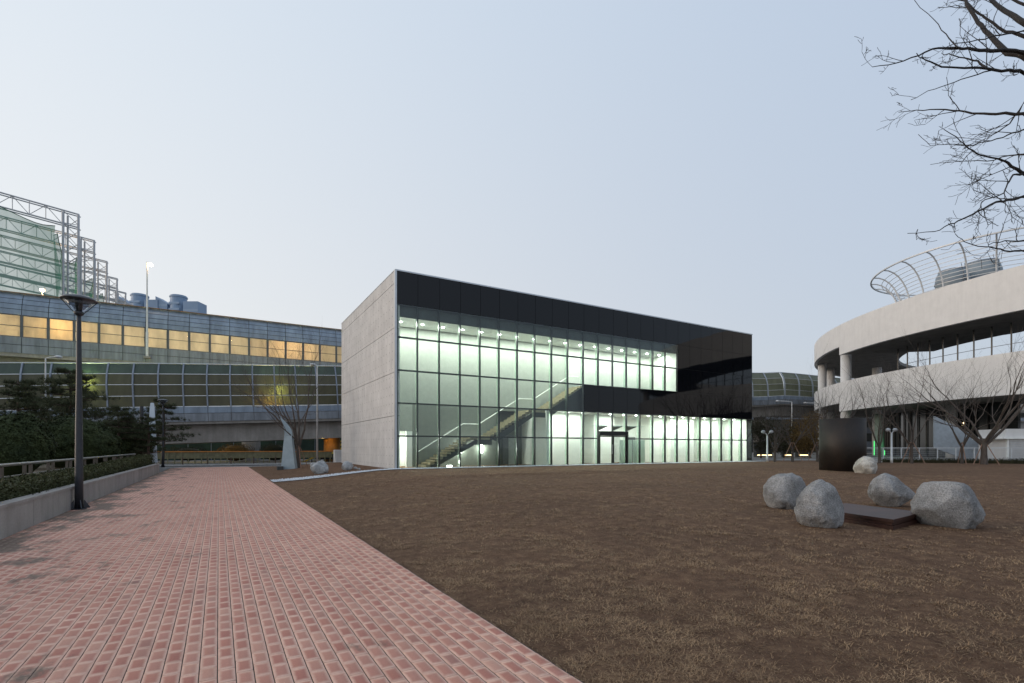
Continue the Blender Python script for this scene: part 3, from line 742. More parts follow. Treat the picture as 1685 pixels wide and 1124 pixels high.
# staircase, three flights of twelve
st = link('stair', MB().box(1.9,2.1,0.7,2.3,-0.019,0.02).mesh('stair', M['dark']), bld)
RIS, TRD, LND = PHT/12, 0.275, 1.2
sx0 = 2.2; y0s, y1s = 0.75, 2.35
tm = boxmesh('tread', M['tread'], 0, TRD+0.02, y0s, y1s, 0.03, RIS)
str_ = MB(); rails = MB(); xx = sx0; zc = 0.0; hand = []
for fl in range(3):
    xa, za = xx, zc
    for k in range(12):
        link('tread', tm, st, (xx, 0, zc)); xx += TRD; zc += RIS
    # dark folded stringer under the flight
    for yy in (y0s-0.06, y1s+0.01):
        str_.prism([(xa+0.06,za-0.10 if fl else -0.015),(xx,zc-0.20),(xx,zc-0.52),(xa+0.5,za-0.30 if fl else -0.015)], 'y', yy, yy+0.05)
    str_.quad((xa+0.1,y0s,za-0.18),(xa+0.1,y1s,za-0.18),(xx,y1s,zc-0.45),(xx,y0s,zc-0.45))
    hand += [(xa, za+0.95), (xx, zc+0.95)]
    if fl < 2:
        link('landing', boxmesh('landing', M['tread'], 0, LND, y0s, y1s, -0.16, 0.0), st, (xx, 0, zc))
        str_.box(xx-0.02, xx+LND+0.1, y0s-0.06, y0s-0.01, zc-0.50, zc-0.16)
        xx += LND
    else: hand.append((xx+0.9, zc+0.95))
str_.build('stringer', M['dark'], st)
hp = []
for i in range(0, 6, 2): hp += [(hand[i][0], y1s+0.12, hand[i][1]), (hand[i+1][0], y1s+0.12, hand[i+1][1])]
hp.append((hand[6][0], y1s+0.12, hand[6][1]))
MB().tube(hp, 0.035, 6).build('handrail', M['rail'], st)
# lights
GW = (0.96, 1.0, 0.91)
disc = MB().lathe([(0.085,-0.012),(0.085,0.0)], 12).mesh('lens', M['downlight']); ringm = MB().lathe([(0.12,-0.008),(0.12,0.004)], 14).mesh('downlight', M['steel'])
def downlight(x, y, z, pw_, size=0.16):
    d = link('downlight', ringm, bld, (x, y, z)); link('lens', disc, d, (0, 0, -0.006))
    lamp('downlight_lamp', 'AREA', (0, 0, -0.03), pw_, GW, size, d, (0, 0, 0))
for k in range(17): downlight(0.85 + k*PWD, 1.55, 9.095, 54 if k < 10 else 34)
for k in range(16):
    if k in (3,): continue
    downlight(12.1 + k*PWD*0.98, 1.25, 3.893, 36)
downlight(11.9, 3.3, 3.893, 30); downlight(16.2, 4.0, 3.893, 22); downlight(1.0, YW+1.1, 2.445, 110)
for x, z, hgt in ((5.35, 0.9, 0.55), (6.98, 0.9, 0.6)):
    q = MB().box(x, x+0.12, YW-0.07, YW+0.005, z, z+hgt).build('wall_light', M['wallight'], bld)
    lamp('wall_light_lamp', 'POINT', (x+0.06, YW-0.25, z+hgt/2), 34, GW, 0.08, bld)
MB().box(3.75, 4.0, 0.9, 1.15, -0.018, 0.12).build('floor_uplight', M['wallight'], bld)
lamp('floor_uplight_lamp', 'POINT', (3.87, 1.0, 0.35), 40, GW, 0.08, bld)
# entrance: black portal, two leaves, glass canopy on tapered brackets
dx0, dx1 = DOOR[0]*PWD, (DOOR[1]+1)*PWD
MB().box(dx0-0.03, dx1+0.03, -0.10, 0.20, PHT+0.22, PHT+0.55).build('door_head', M['mull'], bld)
for x in (dx0-0.03, dx1-0.07): MB().box(x, x+0.10, -0.08, 0.18, 0.0, PHT+0.219).build('door_post', M['mull'], bld)
for i, xa in enumerate((dx0+0.08, dx0+PWD+0.02)):
    lf = MB().box(xa, xa+PWD-0.10, 0.02, 0.035, 0.02, PHT+0.2).build('door_leaf', M['glass'], bld)
    fr = MB(); fr.box(xa, xa+0.06, 0.0, 0.055, 0.0, PHT+0.21).box(xa+PWD-0.16, xa+PWD-0.10, 0.0, 0.055, 0.0, PHT+0.21).box(xa+0.061, xa+PWD-0.161, 0.0, 0.055, 0.0, 0.10).box(xa+0.061, xa+PWD-0.161, 0.0, 0.055, PHT+0.12, PHT+0.21)
    fr.build('door_frame', M['mull'], lf)
    MB().tube([(xa+(PWD-0.22 if i == 0 else 0.12), -0.05, 0.8),(xa+(PWD-0.22 if i == 0 else 0.12), -0.05, 1.5)], 0.015, 6).build('pull_handle', M['steel'], lf)
MB().box(dx0-0.75, dx1+0.75, -1.15, -0.02, PHT+0.90, PHT+0.925).build('canopy_glass', M['glass'], bld)
for k in range(3):
    x = dx0 + k*PWD
    MB().prism([(-0.0,PHT+0.60),(-0.0,PHT+0.895),(-0.95,PHT+0.895),(-0.95,PHT+0.86)], 'x', x-0.04, x+0.04).build('canopy_bracket', M['mull'], bld)

# gravel margin along the facade, running out to the path
gvl = MB(); NGX = 90
def gy(x): return BY - 0.62 - 0.25*ss((12-x)/8)*0
pts0 = []
for k in range(NGX+1):
    x = 2.34 + (BX+BLEN+1.2-2.34)*k/NGX
    e = ss((BX-x)/6.5)
    pts0.append((x, BY-0.85-0.55*e, BY-0.04+0.35*e))
for k in range(NGX):
    a, b_ = pts0[k], pts0[k+1]
    gvl.quad((a[0],a[1],lz(a[0],a[1])+0.03),(b_[0],b_[1],lz(b_[0],b_[1])+0.03),(b_[0],b_[2],lz(b_[0],b_[2])+0.03),(a[0],a[2],lz(a[0],a[2])+0.03))
gb = gvl.build('gravel_strip', plain('gravel_bed', (0.36,0.37,0.39), 0.9, 0, 0.4, 30, None, 0.6, 60)); tag(gb, kind='structure')
n = 9000; ks = RNG.integers(0, NGX, n); tt = RNG.random(n); ww = RNG.random(n)
C = np.zeros((n,3))
for i in range(n):
    a, b_ = pts0[ks[i]], pts0[ks[i]+1]; x = a[0]+(b_[0]-a[0])*tt[i]; y = (a[1]-0.05)+((a[2]+0.03)-(a[1]-0.05))*ww[i]
    C[i] = (x, y, lz(x, y)+0.035)
C = C[C[:,1] < BY-0.05 + 10*(C[:,0] < BX-0.1)]; n = len(C)
O = np.array([(1,0,0),(0,1,0),(-1,0,0),(0,-1,0),(0,0,0.8)]); FO = np.array([(0,1,4),(1,2,4),(2,3,4),(3,0,4)])
ang = RNG.random(n)*6.28; sz = 0.018+0.03*RNG.random(n)
ca, sa = np.cos(ang), np.sin(ang); st2 = 0.6+0.5*RNG.random(n)
vx = (O[None,:,0]*ca[:,None]-O[None,:,1]*sa[:,None]*st2[:,None])*sz[:,None]; vy = (O[None,:,0]*sa[:,None]+O[None,:,1]*ca[:,None]*st2[:,None])*sz[:,None]; vz = O[None,:,2]*sz[:,None]
v = np.stack([vx,vy,vz], -1) + C[:,None,:]
f = (FO[None]+5*np.arange(n)[:,None,None]).reshape(-1,3)
tag(link('white_gravel', npmesh('white_gravel', v.reshape(-1,3), f, M['gravelstone'])), 'white crushed gravel strip along the foot of the glass front', 'gravel', kind='stuff')

# ================================================================== VIADUCTS
def resample(pts, step):
    P = [Vector(p) for p in pts]; cum = [0.0]
    # Catmull-Rom densify for a smooth curve
    D = []
    for i in range(len(P)-1):
        p0, p1, p2, p3 = P[max(i-1,0)], P[i], P[i+1], P[min(i+2,len(P)-1)]
        for k in range(24):
            t = k/24; D.append(0.5*((2*p1)+(-p0+p2)*t+(2*p0-5*p1+4*p2-p3)*t*t+(-p0+3*p1-3*p2+p3)*t**3))
    D.append(P[-1]); out = [D[0].copy()]; acc = 0.0
    for i in range(1, len(D)):
        seg = (D[i].xy - D[i-1].xy).length
        while acc + seg >= step:
            t = (step-acc)/seg; q = D[i-1].lerp(D[i], t); out.append(q.copy())
            D[i-1] = q; seg = (D[i].xy - q.xy).length; acc = 0.0
        acc += seg
    return out
def sweep(mb, line, prof):
    """closed profile (inward offset, height) swept along line; inward = away from camera (left of travel +X)"""
    n0 = len(mb.v); m_ = len(prof)
    for i, p in enumerate(line):
        t = (line[min(i+1,len(line)-1)] - line[max(i-1,0)]); t.z = 0; t.normalize(); nrm = Vector((-t.y, t.x, 0))
        for d, h in prof: q = p + nrm*d; mb.v.append((q.x, q.y, q.z+h))
    for i in range(len(line)-1):
        for k in range(m_):
            j = (k+1) % m_; o = n0+i*m_; mb.f.append((o+k, o+m_+k, o+m_+j, o+j))
    mb.f.append(tuple(n0+k for k in range(m_))); e = n0+(len(line)-1)*m_; mb.f.append(tuple(e+m_-1-k for k in range(m_)))
def placed(name, me, root, p, q):
    """mesh running along +X with length 1 bay placed from p to q"""
    o_ = link(name, me, root); t = q-p; L = math.hypot(t.x, t.y)
    o_.location = p; o_.rotation_euler = (0, -math.atan2(t.z, L), math.atan2(t.y, t.x))
    if L > 3: o_.scale = (2, 1, 1)
    return o_

# ---- lower viaduct: olive sheet noise barrier on blue-grey fascia, rising to the right
def lv(px, ptop, ph): Z = FPX*4.55/ph; x, y = at(px, Z); return (x, y, zat(ptop, Z)-4.55)
pts = [lv(-120,596.5,82), lv(0,597,78.5), lv(150,597,74.2), lv(290,598.5,70.6), lv(560,602.5,63.2), lv(900,608,51.5), lv(1240,613.6,39.4), lv(1335,616.6,36.6), lv(1600,648,27.3), lv(1750,668,23)]
BAYL = 2.22
lowline = resample(pts, BAYL)
low = empty('noise_barrier_viaduct', (0,0,0), 'rising viaduct with olive sheet noise barrier over grey concrete girder', 'viaduct')
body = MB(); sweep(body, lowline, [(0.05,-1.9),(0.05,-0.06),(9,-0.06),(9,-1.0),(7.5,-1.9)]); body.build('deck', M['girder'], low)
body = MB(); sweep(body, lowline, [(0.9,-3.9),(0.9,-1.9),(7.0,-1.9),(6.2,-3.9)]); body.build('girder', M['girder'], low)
body = MB(); sweep(body, lowline, [(0.9,4.66),(0.9,4.74),(1.15,4.74),(1.15,4.66)]); body.build('top_rail', M['alu'], low, True)
def tilted(name, mat, z0, z1, d0, d1, L, th=0.02, inset=0.04):
    mb = MB(); mb.prism([(d0,z0),(d0+th,z0),(d1+th,z1),(d1,z1)], 'x', inset, L-inset); return mb.mesh(name, mat)
rows = [(0.0,1.12,0.10,0.10),(1.18,2.30,0.10,0.12),(2.36,3.46,0.12,0.32),(3.52,4.62,0.34,0.95)]
rmesh = {}
for rr_ in (0, 1, 2, 3):
    for mk in ('acryl2', 'acryl3', 'acryl_backlit'):
        z0, z1, d0, d1 = rows[rr_]; rmesh[(rr_, mk)] = tilted('barrier_sheet', M[mk], z0, z1, d0, d1, BAYL)
railm = [tilted('barrier_rail', M['alu'], z-0.03, z+0.03, d-0.05, d-0.05, BAYL, 0.06, 0.0) for z, d in ((1.15,0.11),(2.33,0.12),(3.49,0.33),(0.0,0.10))]
postm = MB().prism([(-0.06,-0.1),(0.12,-0.1),(0.12,2.3),(0.36,3.5),(0.98,4.66),(0.80,4.66),(0.20,3.5),(-0.06,2.3)], 'x', -0.07, 0.07).mesh('barrier_post', M['post'])
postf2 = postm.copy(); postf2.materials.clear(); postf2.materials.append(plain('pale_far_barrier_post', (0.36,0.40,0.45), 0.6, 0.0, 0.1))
fasm = tilted('fascia_panel', M['clad'], -0.72, -0.05, -0.05, -0.05, BAYL, 0.08, 0.025); fasm2 = tilted('fascia_panel', M['clad2'], -1.62, -0.77, -0.05, -0.05, BAYL, 0.08, 0.025)
def pxof(p): Z = depth(p.x, p.y); return CX + FPX*(p.x*RT[0]+p.y*RT[1])/Z
for i in range(len(lowline)-1):
    p, q = lowline[i], lowline[i+1]; x = pxof(p)
    if 640 < x < 1180:      # wholly behind the pavilion: plain wall bay only
        continue
    if x >= 1180:           # wider bays on the far stretch
        if i % 2 or i+2 >= len(lowline): continue
        q = lowline[i+2]
    for k in range(4):
        placed('barrier_sheet', rmesh[(k, 'acryl_backlit' if x >= 1180 else 'acryl3' if k == 3 else 'acryl2')], low, p, q)
    for k in range(4): placed('barrier_rail', railm[k], low, p, q)
    placed('barrier_post', postf2 if x >= 1180 else postm, low, p, q); placed('fascia_panel', fasm, low, p, q); placed('fascia_panel', fasm2, low, p, q)
hid = [p for p in lowline if 600 < pxof(p) < 1215]
body = MB(); sweep(body, hid, [(0.1,-1.6),(0.1,3.4),(0.9,4.6),(1.0,4.6),(0.3,3.4),(0.3,-1.6)]); body.build('plain_barrier', M['acryl2'], low)
for px in (-60, 330 if False else 95, 760, 1120, 1275, 1500):
    i = min(range(len(lowline)), key=lambda k: abs(pxof(lowline[k])-px)); p = lowline[i]
    MB().lathe([(1.1,-0.2),(1.1,p.z-3.8)], 20, p.x, p.y+3.6).build('pier', M['girder'], low)
# lamps glowing through the barrier
for px, py, Zo, pw_, col in ((146, 632, 0.95, 420, (0.80,1.0,0.45)), (457, 646, 0.95, 420, (0.88,0.98,0.45)), (447, 664, 1.0, 330, (1.0,0.55,0.16)), (208, 667, 0.6, 5, (0.9,0.9,0.3))):
    p = min(lowline, key=lambda k: abs(pxof(k)-px)); Z = depth(p.x, p.y)+Zo; q = P3(px, py, Z)
    hd = empty('deck_lamp', q, {146: 'greenish white lamp glowing behind the barrier beside the tallest pine', 457: 'yellow green lamp glowing behind the barrier above the bare multi stemmed tree', 447: 'low orange lamp glowing behind the barrier above the blade sculpture', 208: 'faint small lamp behind the barrier near the white obelisk'}[px], 'lamp', 'lamps behind the olive barrier')
    MB().lathe([(0.05,0.0),(0.12,0.03),(0.12,0.12),(0.04,0.2)], 10).build('lamp_body', M['coolamp'], hd)
    MB().tube([(0,0,0.2),(0,0.3,0.25),(0,0.35,-(q.z-p.z)+0.02)], 0.04, 6).build('pole', M['post'], hd)
    lamp('deck_lamp_light', 'POINT', (0,-0.16,0.05), pw_*2.6, col, 0.15, hd)

# ---- upper viaduct: level, metal clad, lit acrylic windows
UY, UB = 76.0, 12.25
up = empty('window_band_viaduct', (-64, UY, UB), 'level elevated roadway clad in blue grey metal with warm lit window band', 'viaduct')
UL, UBAY = 112.5, 2.25; nb = int(UL/UBAY)
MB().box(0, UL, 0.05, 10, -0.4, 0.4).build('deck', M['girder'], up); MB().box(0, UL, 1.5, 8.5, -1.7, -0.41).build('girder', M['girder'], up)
MB().prism([(0.10,4.27),(0.14,4.27),(0.86,6.70),(0.82,6.70)], 'x', 0, UL).build('backing', M['dark'], up); MB().box(0, UL, 0.045, 0.049, 0.0, 1.785).build('backing', M['dark'], up)
MB().box(0, UL, 9.7, 9.9, 0.41, 6.6).build('rear_barrier', M['white'], up)
MB().box(0, UL, 0.72, 9.9, 6.74, 6.80).build('roof', M['clad'], up)
MB().box(0, UL, 0.45, 0.75, 6.81, 6.86).build('roof_trim', M['stake'], up)
lowc = [boxmesh('fascia_panel', M['clad2'], 0.03, UBAY-0.03, -0.03, 0.04, z0, z1) for z0, z1 in ((0.0,0.89),(0.94,1.78))]
topc = []
dz = [(4.28,4.84,0.0,0.06),(4.89,5.44,0.06,0.18),(5.49,6.04,0.18,0.38),(6.09,6.72,0.38,0.72)]
for z0, z1, d0, d1 in dz: topc.append(tilted('cladding_panel', M['clad'], z0, z1, d0, d1, UBAY, 0.05, 0.03))
win = [boxmesh('window_pane', M['acryl'], 0.13, UBAY-0.13, 0.05, 0.075, z0, z1) for z0, z1 in ((1.86,2.98),(3.04,4.16))]
wrail = [boxmesh('window_rail', M['wpost'], 0.13, UBAY-0.13, 0.03, 0.10, z0, z1) for z0, z1 in ((1.80,1.86),(2.98,3.04),(4.16,4.26))]
wp = boxmesh('window_post', M['wpost'], -0.125, 0.125, 0.0, 0.14, 1.79, 4.27)
for i in range(nb):
    if pxof(Vector((-64+i*UBAY, UY, 0))) > 640 or pxof(Vector((-64+(i+1)*UBAY, UY, 0))) < -120: continue
    for me in lowc: link('fascia_panel', me, up, (i*UBAY, 0, 0))
    for me in topc: link('cladding_panel', me, up, (i*UBAY, 0, 0))
    for me in win: link('window_pane', me, up, (i*UBAY, 0, 0))
    for me in wrail: link('window_rail', me, up, (i*UBAY, 0, 0))
    link('window_post', wp, up, (i*UBAY, 0, 0))
for k in range(4): MB().lathe([(1.2,-UB-0.2),(1.2,-1.6)], 20, 8+k*30, 5).build('pier', M['girder'], up)
# lamps inside, some close to the windows
for px, dpt, pw_, col in ((-40,5,900,(1,0.82,0.55)), (28,5,800,(1,0.82,0.55)), (104,1.3,420,(1,0.62,0.22)), (150,5,700,(1,0.84,0.60)), (230,5,900,(1,0.87,0.66)), (310,5,1000,(1,0.90,0.70)), (380,5,1000,(1,0.90,0.70)), (462,2.2,420,(1,0.66,0.36)), (492,2.2,300,(1,0.66,0.36)), (540,5,1000,(1,0.88,0.66))):
    d = ray(px); x = d[0]*(UY+dpt)/d[1]
    hd = empty('tunnel_lamp', (x, UY+dpt, UB+4.6), 'warm ceiling lamp behind the acrylic windows of the elevated roadway', 'lamp', 'lamps in the elevated roadway')
    MB().box(-0.25,0.25,-0.1,0.1,-0.08,2.13).build('lamp_body', M['post'], hd)
    MB().box(-0.22,0.22,-0.08,0.08,-0.11,-0.085).build('lamp_lens', M['sodium'], hd)
    lamp('tunnel_lamp_light', 'POINT', (0,0,-1.2), pw_*0.28, col, 0.2, hd)

# ================================================================== GOLF NET
Z1 = 80.0; tx, ty = at(129, Z1); TOPZ = zat(353, Z1)
TSP = 11.7
for i in range(6):
    fr = empty('net_frame', (tx, ty+i*TSP, 0), ['tallest looking lattice net frame, its sloping truss rising clear above the green net', 'second lattice net frame counted from the elevated roadway, behind the green net', 'third lattice net frame counted from the elevated roadway', 'fourth lattice net frame counted from the elevated roadway', 'fifth lattice net frame counted from the elevated roadway', 'farthest lattice net frame, next to the slanted blue tower'][i], 'frame', 'golf net frames in a row')
    legs = [(0.0,0.0),(-1.85,0.0),(-1.6,1.5)]
    for lx, ly in legs: MB().tube([(lx,ly,-0.1),(lx,ly,TOPZ)], 0.17 if ly == 0 else 0.14, 8).build('leg', M['net_steel'], fr)
    bz = MB(); z = 2.0
    while z < TOPZ-0.5:
        bz.tube([(0,0,z),(-1.85,0,z)], 0.055, 4); bz.tube([(-1.6,1.5,z),(0,0,z+0.9)], 0.05, 4); bz.tube([(0,0,z),(-1.85,0,z+1.9)], 0.05, 4); z += 1.95
    bz.build('bracing', M['net_steel'], fr)
    bl = 36.0; sl = 0.24
    for dzb in (0.0, -2.1): MB().tube([(0.1,0,TOPZ+dzb),(-bl,0,TOPZ+dzb+bl*sl*0.55)], 0.12, 6).build('chord', M['net_steel'], fr); MB().tube([(0.1,1.0,TOPZ+dzb),(-bl,1.0,TOPZ+dzb+bl*sl*0.55)], 0.10, 6).build('chord', M['net_steel'], fr)
    web = MB(); k = 0; s = 2.0
    while s < bl:
        h = TOPZ + s*sl*0.55; h2 = TOPZ + (s+1.9)*sl*0.55
        web.tube([(-s,0,h),(-s,0,h-2.1)], 0.055, 4); web.tube([(-s,0,h if k % 2 else h-2.1),(-s-1.9,0,h2-2.1 if k % 2 else h2)], 0.05, 4); s += 1.9; k += 1
    web.build('truss_web', M['net_steel'], fr)
def netsheet(fn, nu, nv):
    V = [fn(i/nu, j/nv) for j in range(nv+1) for i in range(nu+1)]
    ix = np.arange((nu+1)*(nv+1)).reshape(nv+1, nu+1)
    return np.array(V), np.stack([ix[:-1,:-1],ix[:-1,1:],ix[1:,1:],ix[1:,:-1]], -1).reshape(-1,4)
net = empty('golf_net', (tx, ty, 0), 'sagging translucent green golf practice net hung between lattice frames', 'net')
def fnet(u, v):
    x = -2.3 - 36*u; top = 35.4 + 1.0*(u*4 % 1.0 - 0.5)**2*4*0.6 + 8.0*u + 1.5*ss((u-0.05)/0.2)*0.6
    z = 5 + (top-5)*v; return (x + 0.35*math.sin(z*0.5)*(1-u)*(u < 0.03), -0.9 + 0.25*math.sin(x*1.3+z*0.2), z)
def snet(u, v):
    y = -0.9 + 62*u; ph = (y % TSP)/TSP; top = 35.4 - 3.2*4*ph*(1-ph)*0.9
    z = 5 + (top-5)*v; return (-2.3 + 0.3*math.sin(y*0.9+z*0.15) + 0.9*math.sin(ph*PI)*-1, y, z)
for nm, fn in (('front_net', fnet), ('side_net', snet)):
    v, f = netsheet(fn, 60, 20); link(nm, npmesh(nm, v, f, M['net'], True), net)
cb = MB()
cb.tube([(fnet(u/40,1)) for u in range(41)], 0.06, 4); cb.tube([(snet(u/60,1)) for u in range(61)], 0.06, 4)
cb.build('edge_rope', plain('green_net_rope', (0.03,0.09,0.06), 0.8), net)

# ================================================================== FAR TOWERS
for px, wpx, ty_, by_, shp, lab in ((209,17,489,'b','slant','low blue tower with slanted roof beside the net frames'), (230,24,485,'a','round','tall rounded blue tower with crown next to the slanted roof one'), (256,22,496,'b','flat','low flat blue block behind the tall lamp pole'), (272,19,490,'c','slant','narrow blue tower with slanted roof left of the crowned tower'), (294,24,487,'d','round','rounded blue tower with a finned crown and a light'), (321,24,499,'e','flat','square edged flat blue tower at the end of the skyline')):
    Z = 620.0; x, y = at(px, Z); hw_ = wpx/2*Z/FPX; H = zat(ty_, Z)
    t = empty('city_tower', (x, y, -0.2), lab, 'tower', 'far city towers', -YAW)
    if shp == 'round':
        body = MB().lathe([(hw_,0),(hw_,H-3),(hw_*0.97,H)], 24); body.build('shaft', M['city'], t)
        MB().lathe([(hw_*1.08,H-2.5),(hw_*1.08,H-1.0)], 24).build('crown_ring', M['cityroof'], t)
    else:
        s2 = 9.0 if shp == 'slant' else 0.0
        MB().prism([(-hw_,0),(hw_,0),(hw_,H-s2),(-hw_,H)], 'y', -hw_, hw_).build('shaft', M['city'], t)
    fl = MB()
    for k in range(12): fl.box(-hw_*1.005 if shp != 'round' else -hw_*0.7, hw_*1.005 if shp != 'round' else hw_*0.7, -hw_*1.01, -hw_*0.99 if shp != 'round' else -hw_*0.7, H-12-k*7.5, H-9.5-k*7.5)
    fl.build('floor_band', M['cityroof'], t)

# ================================================================== STREET LAMPS
def park_lamp(loc, label):
    r = empty('park_lamp', loc, label, 'lamp post', 'dark park lamps with disc hoods')
    MB().lathe([(0.100,0.0),(0.094,1.0),(0.084,2.3),(0.066,3.5),(0.053,5.2),(0.052,5.36)], 16).build('pole', M['greypaint'], r, True)
    MB().lathe([(0.17,-0.05),(0.17,0.02),(0.125,0.025)], 16).build('base_flange', M['greypaint'], r)
    for k in range(4):
        a = k*PI/2+0.4; f = MB().prism([(0.10,0.022),(0.24,0.022),(0.24,0.05),(0.112,0.26)], 'y', -0.012, 0.012).build('base_gusset', M['greypaint'], r); f.rotation_euler = (0,0,a)
    MB().lathe([(0.055,5.36),(0.10,5.40),(0.125,5.46),(0.09,5.475)], 16).build('lamp_cup', M['greypaint'], r, True)
    MB().lathe([(0.095,5.48),(0.365,5.79),(0.355,5.79),(0.085,5.485)], 20).build('lamp_glass', M['lampglass'], r, True)
    MB().lathe([(0.405,5.785),(0.412,5.80),(0.35,5.86),(0.20,5.91),(0.03,5.93)], 28).build('hood', M['lamphood'], r, True)
    lv_ = MB()
    for k in range(7): lv_.lathe([(0.065+0.004*k,5.49+0.042*k),(0.08+0.004*k,5.51+0.042*k),(0.05,5.52+0.042*k)], 14)
    lv_.build('louvre_stack', M['lamphood'], r)
    for k in range(4):
        a = k*PI/2+0.2; MB().tube([(0.115*math.cos(a),0.115*math.sin(a),5.45),(0.395*math.cos(a),0.395*math.sin(a),5.79)], 0.010, 5).build('stay', M['greypaint'], r)
    return r
p, Z = onground(130, 838); pl1 = park_lamp((p.x+0.0, p.y, 0), 'tall dark grey park lamp with disc hood on the brick path')
x, y = at(268, 43.5); copy_tree(pl1, (x, y, 0), 0.5, 'distant park lamp with disc hood past the end of the planter wall')
x, y = at(233, 41.5)
MB().tube([(0,0,-0.05),(0,0,4.6)], 0.13, 8).build('park_post', M['greypaint'], loc=(x, y, 0.52))
tag(bpy.data.objects['park_post'], 'plain dark post rising out of the pines near the white obelisk', 'post')
def arm_lamp(loc, h, arm, label, dir_, head=0.6, r=0.09):
    o_ = empty('street_lamp', loc, label, 'street lamp', 'pale arm street lamps')
    ax, ay = dir_[0]*arm, dir_[1]*arm
    MB().tube([(0,0,0),(0,0,h-0.25),(0,0,h-0.02)], [r,r*0.6,r*0.5], 8).build('pole', M['whitepole'], o_, True)
    MB().tube([(0,0,h-0.05),(ax*0.4,ay*0.4,h+0.06),(ax,ay,h+0.10)], r*0.5, 6).build('arm', M['whitepole'], o_, True)
    hd = MB().lathe([(0.05,-0.10),(0.17,-0.05),(0.19,0.04),(0.10,0.12),(0.02,0.14)], 14).build('lamp_head', M['whitepole'], o_, True)
    hd.location = (ax*1.12, ay*1.12, h+0.08); hd.scale = (1.0+abs(dir_[0])*head, 1.0+abs(dir_[1])*head, 1)
    return o_
xr = (RT[0], RT[1]); xl = (-RT[0], -RT[1])
x, y = at(75, 44); arm_lamp((x, y, 0.5), zat(589, 44)-0.5, 1.0, 'pale street lamp with short arm rising behind the pines', xr)
x, y = at(522, 47); arm_lamp((x, y, lz(x,y)-0.02), zat(602, 47), 0.35, 'slim white street lamp beside the bare tree and concrete end wall', xl)
x, y = at(1303, 70); arm_lamp((x, y, 0.46), zat(661, 70)-0.46, 1.75, 'pale street lamp with long arm between pavilion and round building', xl)
x, y = at(1349, 74); arm_lamp((x, y, 0.46), zat(664, 74)-0.46, 1.9, 'pale street lamp half hidden behind the round building edge', xl)
# tall lit mast on the upper viaduct and a lit lamp behind it
Zm = (UY-0.25)/ray(242)[1]; x, y = at(242, Zm); zb = zat(590, Zm); zt = zat(431, Zm)
ml = empty('lit_mast_lamp', (x, y, zb), 'tall white mast lamp glowing orange, fixed to the elevated roadway', 'street lamp')
MB().box(-0.35,0.35,-0.28,0.2,0.0,0.25).build('bracket', M['girder'], ml)
MB().tube([(0,0,0.25),(0,0,3.2),(0,0,3.3),(0,0,zt-zb)], [0.15,0.15,0.11,0.07], 8).build('pole', M['whitepole'], ml)
MB().tube([(0,0,zt-zb-0.05),(0.5,-0.1,zt-zb-0.12)], 0.05, 6).build('arm', M['whitepole'], ml)
MB().lathe([(0.05,-0.14),(0.19,-0.06),(0.19,0.04),(0.05,0.10)], 12).build('lamp_head', M['sodium'], ml, loc=(0.42,-0.12,zt-zb-0.38))
Zn = 90.0; x, y = at(70, Zn); q = empty('flood_lamp', (x, y, 0), 'bright orange lamp on a pole just above the roadway roof', 'street lamp')
MB().tube([(0,0,-0.2),(0,0,zat(480,Zn))], [0.14,0.07], 8).build('pole', M['whitepole'], q)
MB().lathe([(0.08,-0.25),(0.34,-0.1),(0.34,0.12),(0.1,0.25)], 12).build('lamp_head', M['sodium'], q, loc=(0,-0.2,zat(478,Zn)))
lamp('flood_lamp_light', 'POINT', (0,-0.9,zat(478,Zn)+0.2), 900, (1,0.62,0.28), 0.3, q)
# double globe lamps by the lawn edge
def globe_lamp(loc, h, label):
    o_ = empty('globe_lamp', loc, label, 'street lamp', 'twin globe lamps by the lawn edge')
    MB().lathe([(0.10,-0.05),(0.10,0.5),(0.075,0.52),(0.06,h-0.25)], 12).build('pole', M['whitepole'], o_, True)
    for s in (-1, 1):
        MB().tube([(0,0,h-0.28),(s*0.15,0,h-0.12),(s*0.30,0,h-0.05)], 0.03, 6).build('arm', M['whitepole'], o_)
        gl = MB().lathe([(0.03,-0.14),(0.15,-0.09),(0.18,0.0),(0.14,0.10),(0.03,0.16)], 14).build('globe', plain('grey_globe', (0.40,0.42,0.45), 0.4) if 'grey_globe' not in bpy.data.materials else bpy.data.materials['grey_globe'], o_, True); gl.location = (s*0.36,0,h+0.02)
    return o_
x, y = at(1262.5, 45.5); gl1 = globe_lamp((x, y, 0.45), zat(711, 45.5)-0.45, 'twin globe lamp beside the far corner of the pavilion'); gl1.rotation_euler = (0,0,-YAW)
x, y = at(1467, 41); copy_tree(gl1, (x, y, lz(x,y)), -YAW+0.25, 'twin globe lamp in front of the white fence near the steel drum')

